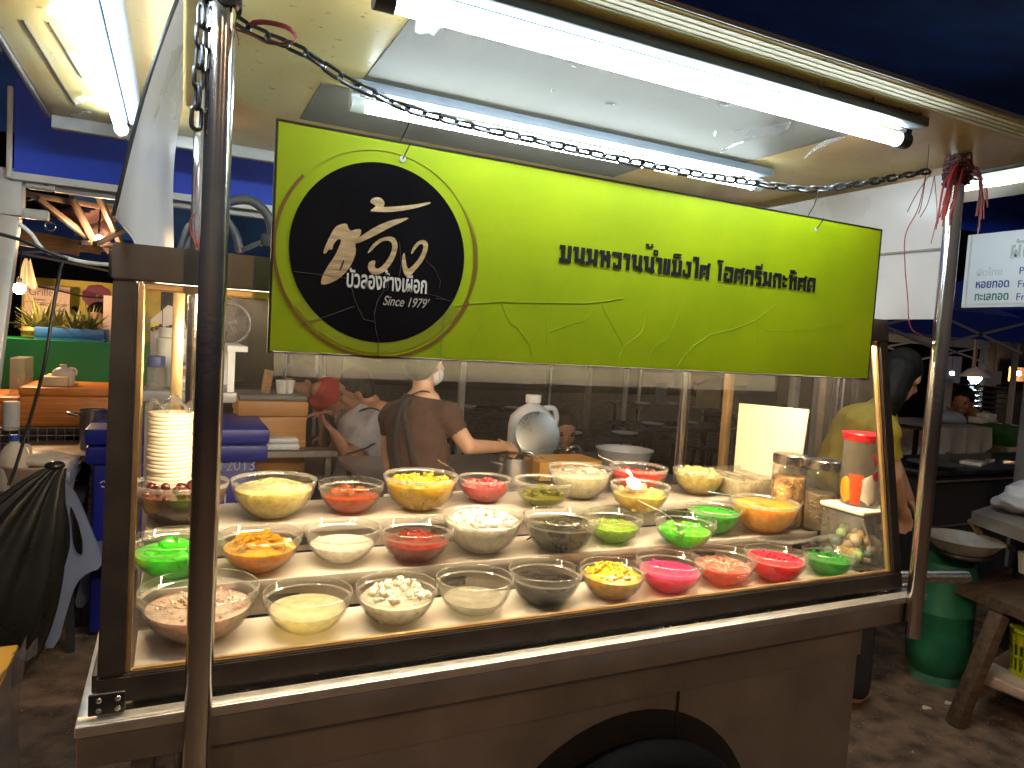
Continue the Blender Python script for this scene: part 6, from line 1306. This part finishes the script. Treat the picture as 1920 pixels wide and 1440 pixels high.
# ================================================================== right: stall with wok
navy_roof = thing('tarpaulin_roof', 'dark blue tarpaulin roof of the neighbouring stall above the canopy', 'tarpaulin', (3, 2, 0))
b = MB(); b.cloth(lambda u, v: (.2+6.8*u, -.45+4.4*v, 2.62+.5*v+.04*math.sin(u*9+v*4)), 30, 12, .003); b.build('roof_cloth', navy_t, navy_roof)
for x in (6.4,): 
    for y in (.9, 3.9): MB().bar((x, y, 0), (x, y, 2.76 if y < 1 else 3.1), .05, .05).build('tarpaulin_pole', steel_d, navy_roof)
q0 = WY(1815, 400, 1.35); b = MB(); b.cloth(lambda u, v: (q0.x-.5+2.2*u, 1.35+.03*math.sin(u*11+v*3), WY(1860, 440, 1.35).z+.36*v), 30, 6, .002); tag(b.build('blue_valance', blue_t), 'wrinkled blue tarpaulin strip behind the menu sign', 'tarpaulin')
Xm = 3.3; A_, B_ = WX(1815, 441, Xm), WX(1802, 577, Xm); zt_, zb_, yl_ = A_.z, B_.z, (A_.y+B_.y)/2
ms = thing('menu_sign', 'grey white menu sign with blue and green Thai dish names at the right edge', 'sign', (Xm, yl_-.4, zb_)); mw = pm('grey_white_sign_vinyl', (.62, .64, .66), .4, 0, .05, 3)
MB().span((Xm, yl_-.95, zb_), (Xm+.012, yl_, zt_), .002).build('board', mw, ms, False)
b = MB(); b.span((Xm-.003, yl_-.022, zb_), (Xm-.0005, yl_-.016, zt_)); b.span((Xm-.003, yl_-.95, zb_+.012), (Xm-.0005, yl_-.023, zb_+.018)); b.build('frame_strip', alu, ms)
def mt(s, pxl, pxr, py, hpx, mat, bold=.0):
    p, q = WX(pxl, py, Xm-.001), WX(pxr, py, Xm-.001); z = p.z; hh = hpx*(p-CAM).dot(fw)/FPX; return text('menu_lettering', s, (Xm-.001, p.y, z), (Xm-.001, q.y, z), hh, mat, ms, bold, (-1, 0, 0))
gy, bl_, gn_ = pm('faded_grey_print', (.40, .40, .40), .5), pm('menu_blue_print', (.02, .04, .22), .5), pm('menu_green_print', (.01, .17, .11), .5)
mt('ผัด', 1894, 1935, 487, 38, pm('light_grey_print', (.42, .42, .42), .5), .02); mt('ผัดไทย', 1831, 1878, 518, 15, pm('pale_grey_print', (.50, .50, .50), .5), .01)
mt('Pad', 1911, 1940, 514, 13, bl_); mt('หอยทอด', 1829, 1891, 541, 13, bl_, .02); mt('Fried', 1908, 1948, 539, 13, bl_); mt('ทะเลทอด', 1827, 1890, 564, 13, gn_, .02); mt('Fried', 1905, 1946, 563, 13, bl_)
for yy in (yl_-.04, yl_-.9): MB().tube([(Xm+.006, yy, zt_), (Xm+.006, yy, zt_+.5)], .003, 6).build('hanging_wire', steel_d, ms)
# steel table with bag
def slab(name, label, cat, pts, z, th, mat, legs=True, grp=None):
    P = [WZ(*p, z) for p in pts]; c = sum(P, V((0, 0, 0)))/len(P); o = thing(name, label, cat, (c.x, c.y, 0), grp); b = MB(); b.prism([(p.x, p.y, z) for p in P], (0, 0, -th)); bmesh.ops.bevel(b.b, geom=list(b.b.edges), offset=.004, segments=2, affect='EDGES'); b.build('table_top', mat, o)
    if legs:
        for p in P: d = (c-p)*.1; MB().bar((p.x+d.x, p.y+d.y, 0), (p.x+d.x, p.y+d.y, z-th-.001), .03, .03).build('leg', steel_d, o)
    return o, P, c
zt1 = .80; P4 = [WZ(*p, zt1) for p in ((1822, 959), (1990, 1016), (2120, 975), (1910, 930))]; cc = sum(P4, V((0, 0, 0)))/4
o = thing('steel_table', 'dull steel table corner carrying the white plastic bag at the right edge', 'table', (cc.x, cc.y, 0))
b = MB(); b.prism([P4[0], P4[1], P4[2], P4[3]], (0, 0, -.055)); b.build('table_top', pm('worn_table_steel', (.42, .38, .34), .38, .6, .2, 6), o)
for k, p in enumerate(P4):
    d = (cc-p)*(.75 if k == 0 else .12); MB().bar((p.x+d.x, p.y+d.y, 0), (p.x+d.x, p.y+d.y, zt1-.056), .04, .04).build('leg', pm('dark_iron_leg_%d' % k, (.03, .025, .02), .6), o)
q = WZ(1912, 950, zt1+.03); b = MB(); b.ell(q+V((.02, 0, -.02)), (.15, .12, .035), None, 20, 12); b.ell(q+V((.07, .02, .03)), (.09, .08, .05), None, 16, 10); b.ell(q+V((-.06, -.02, -.015)), (.09, .08, .03), Euler((.2, .2, 0)).to_matrix(), 16, 10)
me = melt(b, .012, 2)
for v in me.vertices: n_ = math.sin(v.co.x*70+v.co.z*50)+math.sin(v.co.y*60-v.co.x*40); v.co.z += .004*n_
me_o = link(me, 'plastic_bag', pm('white_crinkled_bag', (.55, .57, .62), .35, 0, .08, 9, .5, 30)); me_o.location.z = zt1+.001; tag(me_o, 'crumpled white plastic bag lying on the steel table', 'plastic bag')
# gas cylinder
c = WZ(1800, 1292, 0); c = V((c.x, c.y+.12, 0)); gr = 64*(V((c.x, c.y, .4))-CAM).dot(fw)*perp(1797)/FPX
grn = pm('chipped_green_paint', (.022, .17, .095), .45, 0, .35, 8, .1, 30); o = thing('gas_cylinder', 'tall green gas cylinder standing on the asphalt right of the cart', 'gas cylinder', c)
ztop = WY(1800, 1035, c.y).z
b = MB(); b.lathe([(0, .035), (gr*.8, .04), (gr*.97, .09), (gr, .14), (gr, ztop*.55), (gr*1.012, ztop*.555), (gr*1.012, ztop*.565), (gr, ztop*.57), (gr, ztop*.85), (gr*.9, ztop*.95), (gr*.5, ztop), (0, ztop*1.01)], c, 40); b.build('tank', grn, o)
b = MB(); b.lathe([(gr*.78, 0), (gr*.8, 0), (gr*.8, .06), (gr*.78, .06)], c, 36); b.build('foot_ring', pm('pale_green_foot_ring', (.10, .36, .24), .45, 0, .3), o)
b = MB(); b.tube([c+V((0, 0, ztop)), c+V((0, 0, ztop+.08))], .03, 14); b.build('valve', steel_d, o)
# wok on burner stand
c = WY(1806, 1014, .74); wr = 78*(c-CAM).dot(fw)*perp(1804)/FPX*1.0
o = thing('wok', 'wide steel wok resting above the green gas cylinder', 'wok', c); b = MB(); b.lathe([(0, -.09), (wr*.4, -.075), (wr*.75, -.03), (wr, .012), (wr*1.01, .014), (wr*.73, -.022), (wr*.4, -.066), (0, -.08)], c, 44); b.build('wok_pan', pm('scorched_wok_steel', (.5, .47, .44), .4, .55, .4, 5), o)
b = MB(); b.tube([c+V((wr*.95, .02, .02)), c+V((wr*1.35, .1, .05))], .014, 10); b.build('handle', wood, o)
o = thing('burner_stand', 'black iron burner stand under the wok', 'stand', (c.x, c.y, 0)); b = MB(); torus(b, (c.x, c.y, c.z-.055), wr*.65, .012, 2, 36, 8); b.build('ring', black_m, o)
for k in range(3): a = .1+k*.55; MB().bar((c.x+wr*.75*math.cos(a), c.y+wr*.75*math.sin(a), 0), (c.x+wr*.65*math.cos(a), c.y+wr*.65*math.sin(a), c.z-.06), .02, .02).build('leg', black_m, o)
# rough timber bench in front
oldw = pm('dirty_old_timber', (.10, .062, .038), .7, 0, .5, 7, .3, 40, streak=(1, 6, 6))
o = thing('timber_bench', 'rough dark timber bench with a splayed leg at the right edge', 'bench', WZ(1790, 1362, 0))
P4 = [WZ(*p, .50) for p in ((1792, 1093), (2150, 1236), (2250, 1170), (1885, 1062))]; b = MB(); b.prism(P4, (0, 0, -.045)); b.build('bench_top', oldw, o)
lf = WZ(1790, 1360, 0); lt = WZ(1874, 1152, .455); b = MB(); b.bar(lf, lt, .06, .05, .005); b.build('leg', oldw, o)
b = MB(); b.bar((P4[1].x+.2, P4[1].y+.25, 0), (P4[1].x+.2, P4[1].y+.25, .455), .06, .05, .005); b.build('leg', oldw, o)
pl = pm('pale_raw_plank', (.62, .48, .38), .6, 0, .15, 8, .1, 60); zq = .20
P5 = [WZ(*p, zq) for p in ((1830, 1256), (2010, 1330), (2120, 1270), (1890, 1214))]; b = MB(); b.prism(P5, (0, 0, -.05)); bmesh.ops.bevel(b.b, geom=list(b.b.edges), offset=.01, segments=3, affect='EDGES'); b.build('lower_plank', pl, o)
c = WZ(1926, 1266, zq); c.z = zq+.001; yg = pm('lime_basket_plastic', (.48, .56, .015), .4, 0, .06); h = .175; r = .075
o = thing('plastic_basket', 'lime yellow perforated basket with a handle on the pale plank', 'basket', c)
b = MB(); nn, mmh = 40, 16; prof = lambda t: r*(.82+.18*t)
for j in range(mmh):
    for i in range(nn):
        t0, t1 = j/mmh, (j+1)/mmh
        if 2 <= j <= 11 and j != 7 and i % 2 == 0: 
            continue
        a0_, a1_ = 2*math.pi*i/nn, 2*math.pi*(i+1)/nn
        b._add([c+V((prof(t0)*math.cos(a0_), prof(t0)*math.sin(a0_), t0*h)), c+V((prof(t0)*math.cos(a1_), prof(t0)*math.sin(a1_), t0*h)), c+V((prof(t1)*math.cos(a1_), prof(t1)*math.sin(a1_), t1*h)), c+V((prof(t1)*math.cos(a0_), prof(t1)*math.sin(a0_), t1*h))], [(0, 1, 2, 3)])
bmesh.ops.remove_doubles(b.b, verts=list(b.b.verts), dist=1e-5); b.lathe([(0, .002), (r*.8, .002)], c, 30); b.build('basket_wall', yg, o)
b = MB(); cyl(b, c+V((0, 0, h)), r*1.04, .02, 32, .006); b.build('lid', yg, o)
b = MB(); b.tube(resample([c+V((-r*.75, -.03, h*.86)), c+V((-r*1.25, -.035, h*.75)), c+V((-r*1.35, -.04, h*.5)), c+V((-r*1.0, -.06, h*.36)), c+V((-.01, -.085, h*.36)), c+V((r, -.06, h*.38))], .008), .0075, 8); b.build('handle', yg, o)
b = MB(); b.lathe([(0, 0), (.03, 0), (.04, .09), (0, .09)], WY(1925, 1075, .60), 18); tag(b.build('paper_cup', white_pl), 'pale cup at the right edge above the timber bench', 'cup')
o_ = WY(1900, 1030, .75); b = MB(); b.bar(o_+V((-.1, 0, .02)), o_+V((.05, .05, .0)), .05, .01); b.bar(o_+V((-.05, .03, .01)), o_+V((.08, .0, -.02)), .04, .01); tag(b.build('wood_scrap', pm('raw_wood_scrap', (.35, .22, .14), .6)), 'broken wood scraps beside the wok', 'wood scraps')
# litter on the asphalt
for (px, py, lab) in ((1738, 1327, 'thin white scrap of litter on the asphalt'), (1780, 1318, 'pale leaf shaped scrap of litter near the bench leg')):
    q = WZ(px, py, .004); b = MB(); b.cloth(lambda u, v: q+V(((u-.5)*.05, (v-.5)*.03*(1-(2*u-1)**2*.7), .004*math.sin(4*u))), 5, 3, .001); tag(b.build('litter_scrap', cream_foam), lab, 'litter')
# white cloth table, crates, shelf and bench farther right
Yc = 2.1; a, c = WY(1742, 805, Yc), WY(1856, 820, Yc); zt_ = WY(1800, 802, Yc).z
o = thing('cloth_table', 'table with a creased white cloth in front of the seated person', 'table', ((a.x+c.x)/2, Yc+.3, 0)); MB().span((a.x+.01, Yc+.01, zt_-.03), (c.x-.01, Yc+.6, zt_-.004)).build('table_top', dk, o)
for x in (a.x+.06, c.x-.06):
    for y in (Yc+.05, Yc+.55): MB().bar((x, y, 0), (x, y, zt_-.031), .03, .03).build('leg', dk, o)
clm = pm('white_tablecloth', (.46, .45, .43), .8, 0, .08, 9)
def cl(u, v):
    d = .20+.10*math.sin(u*9+1)+.24*math.exp(-((u-.45)/.09)**2)
    if v < .5: return (a.x+(c.x-a.x)*u, Yc+.6-.6*v*2, zt_+.002)
    t = (v-.5)*2; return (a.x+(c.x-a.x)*u, Yc-.008-.02*math.sin(u*26)*t, zt_-.0-d*t)
b = MB(); b.cloth(cl, 50, 20, .002); tag(b.build('tablecloth', clm), 'creased white cloth hanging with a pointed corner from the table', 'tablecloth')
q = WY(1775, 800, Yc+.2); q.z = zt_+.004; b = MB(); b.ell(q+V((0, 0, .05)), (.16, .10, .055), None, 18, 10); b.ell(q+V((.1, 0, .03)), (.08, .08, .04), None, 14, 8); me = melt(b, .014, 2); tag(link(me, 'plastic_bag', pm('bluish_plastic_bag', (.42, .47, .6), .4, 0, .1, 9, .4, 25)), 'bluish plastic bag on the white cloth table', 'plastic bag')
for (px, py, w, h, lab) in ((1832, 806, .10, .05, 'low white box on the white cloth table'), (1848, 796, .12, .07, 'white box with a lid behind the low one')):
    q = WY(px, py, Yc+.25+.1*(w > .11)); b = MB(); b.box((q.x, q.y, zt_+.004+h/2), (w, .1, h), None, .006); tag(b.build('white_box', white_pl), lab, 'box')
q = WY(1886, 815, 2.2); b = MB(); b.box(q, (.34, .3, .16), None, .03); tag(b.build('green_crate', pm('green_crate_cloth', (.03, .12, .02), .6, 0, .3, 20)), 'dull green bundle on the dark counter at the right', 'bundle')
o = thing('dark_counter', 'black metal counter with pale edge strips right of the cart', 'counter', WY(1820, 950, 1.5)); o.location.z = 0
a = WY(1735, 885, 1.45); b = MB(); b.span((a.x, 1.45, a.z-.03), (a.x+2.0, 1.98, a.z), .003); b.build('counter_top', pm('black_counter_steel', (.03, .032, .03), .3, .5, .3), o)
b = MB(); b.span((a.x+.04, 1.5, .05), (a.x+1.96, 1.95, a.z-.031)); b.build('counter_body', cloth_dk, o)
b = MB(); 
for zz in (.06, .33): b.bar((a.x+.02, 1.447, a.z-zz), (a.x+1.98, 1.447, a.z-zz), .006, .01)
b.build('edge_strip', steel_d, o)
q = WY(1825, 876, 1.6); b = MB(); b.box((q.x, q.y, a.z+.012), (.16, .12, .022), Euler((0, 0, .3)), .005); tag(b.build('white_tray', white_pl), 'small pale tray on the black metal counter', 'tray')
q = WY(1750, 880, 1.55); b = MB(); b.lathe([(0, 0), (.1, 0), (.15, .03), (.145, .032), (.09, .006), (0, .006)], V((q.x, q.y, a.z+.001)), 26); tag(b.build('dark_pan', steel_d), 'shallow dark pan at the left of the black counter', 'pan')
gx = WY(1908, 880, 1.3); b = MB(); b.span((gx.x, 1.25, 0), (gx.x+.14, 1.32, 2.1), .006); tag(b.build('grey_post', pm('blue_grey_post', (.17, .19, .23), .5, 0, .15)), 'wide blue grey post at the right edge behind the plastic bag', 'post')
# pale bluish post, poster
q = WY(1752, 740, 3.1); b = MB(); b.bar((q.x, q.y, 0), (q.x, q.y, 2.1), .10, .06, .004); tag(b.build('tent_post', pm('pale_blue_post', (.32, .4, .48), .4, .2)), 'pale blue post just right of the right front pole', 'post')
o, *_ = wall_rect('poster', 1770, 1783, 710, 800, 3.6, pm('white_poster', (.6, .58, .56), .5), .02); tag(o, 'narrow white poster with a yellow patch at its foot by the pale blue post', 'poster'); 
q = WY(1775, 780, 3.59); b = MB(); b.box(q, (.08, .006, .12)); b.build('yellow_patch', pm('yellow_patch', (.5, .45, .02), .5), o)
o, *_ = wall_rect('white_screen', 1776, 1802, 668, 718, 7.0, pm('white_screen_cloth', (.6, .58, .62), .6), .02); tag(o, 'white cloth screen below the far blue tents', 'screen')
o, *_ = wall_rect('book_shelf', 1844, 1878, 695, 720, 8.0, pm('striped_spines', (.55, .52, .48), .5, 0, .5, 30, streak=(14, 1, .2)), .2); tag(o, 'row of pale striped packets on a far shelf', 'shelf')
o, *_ = wall_rect('lit_stall', 1895, 1960, 690, 716, 8.5, pm('warm_stall_cloth', (.6, .34, .2), .6), .05); tag(o, 'warm orange cloth wall of a lit far stall', 'stall')
bulb('warm bulb of the lit far stall at the right edge', WY(1910, 700, 8.2), .05, bulb_w)
# slatted stack behind the seated person
slm = pm('lacquered_dark_slats', (.05, .025, .02), .18, 0, .3)
o = thing('bench_stack', 'stack of dark lacquered slatted benches behind the seated person', 'bench', WY(1830, 760, 3.6)); o.location.z = 0
a, c = WY(1783, 755, 3.6), WY(1885, 755, 3.6)
for k in range(9):
    z = WY(1830, 722+10*k, 3.6).z; b = MB(); b.bar((a.x, 3.6+.02*k, z), (c.x, 3.62+.02*k, z-.02), .16, .02, .004); b.build('slat', slm, o)
for x in (a.x+.1, c.x-.1): b = MB(); b.bar((x, 3.72, 0), (x, 3.72, WY(1830, 722, 3.6).z-.02), .06, .12); b.build('bench_frame', slm, o)
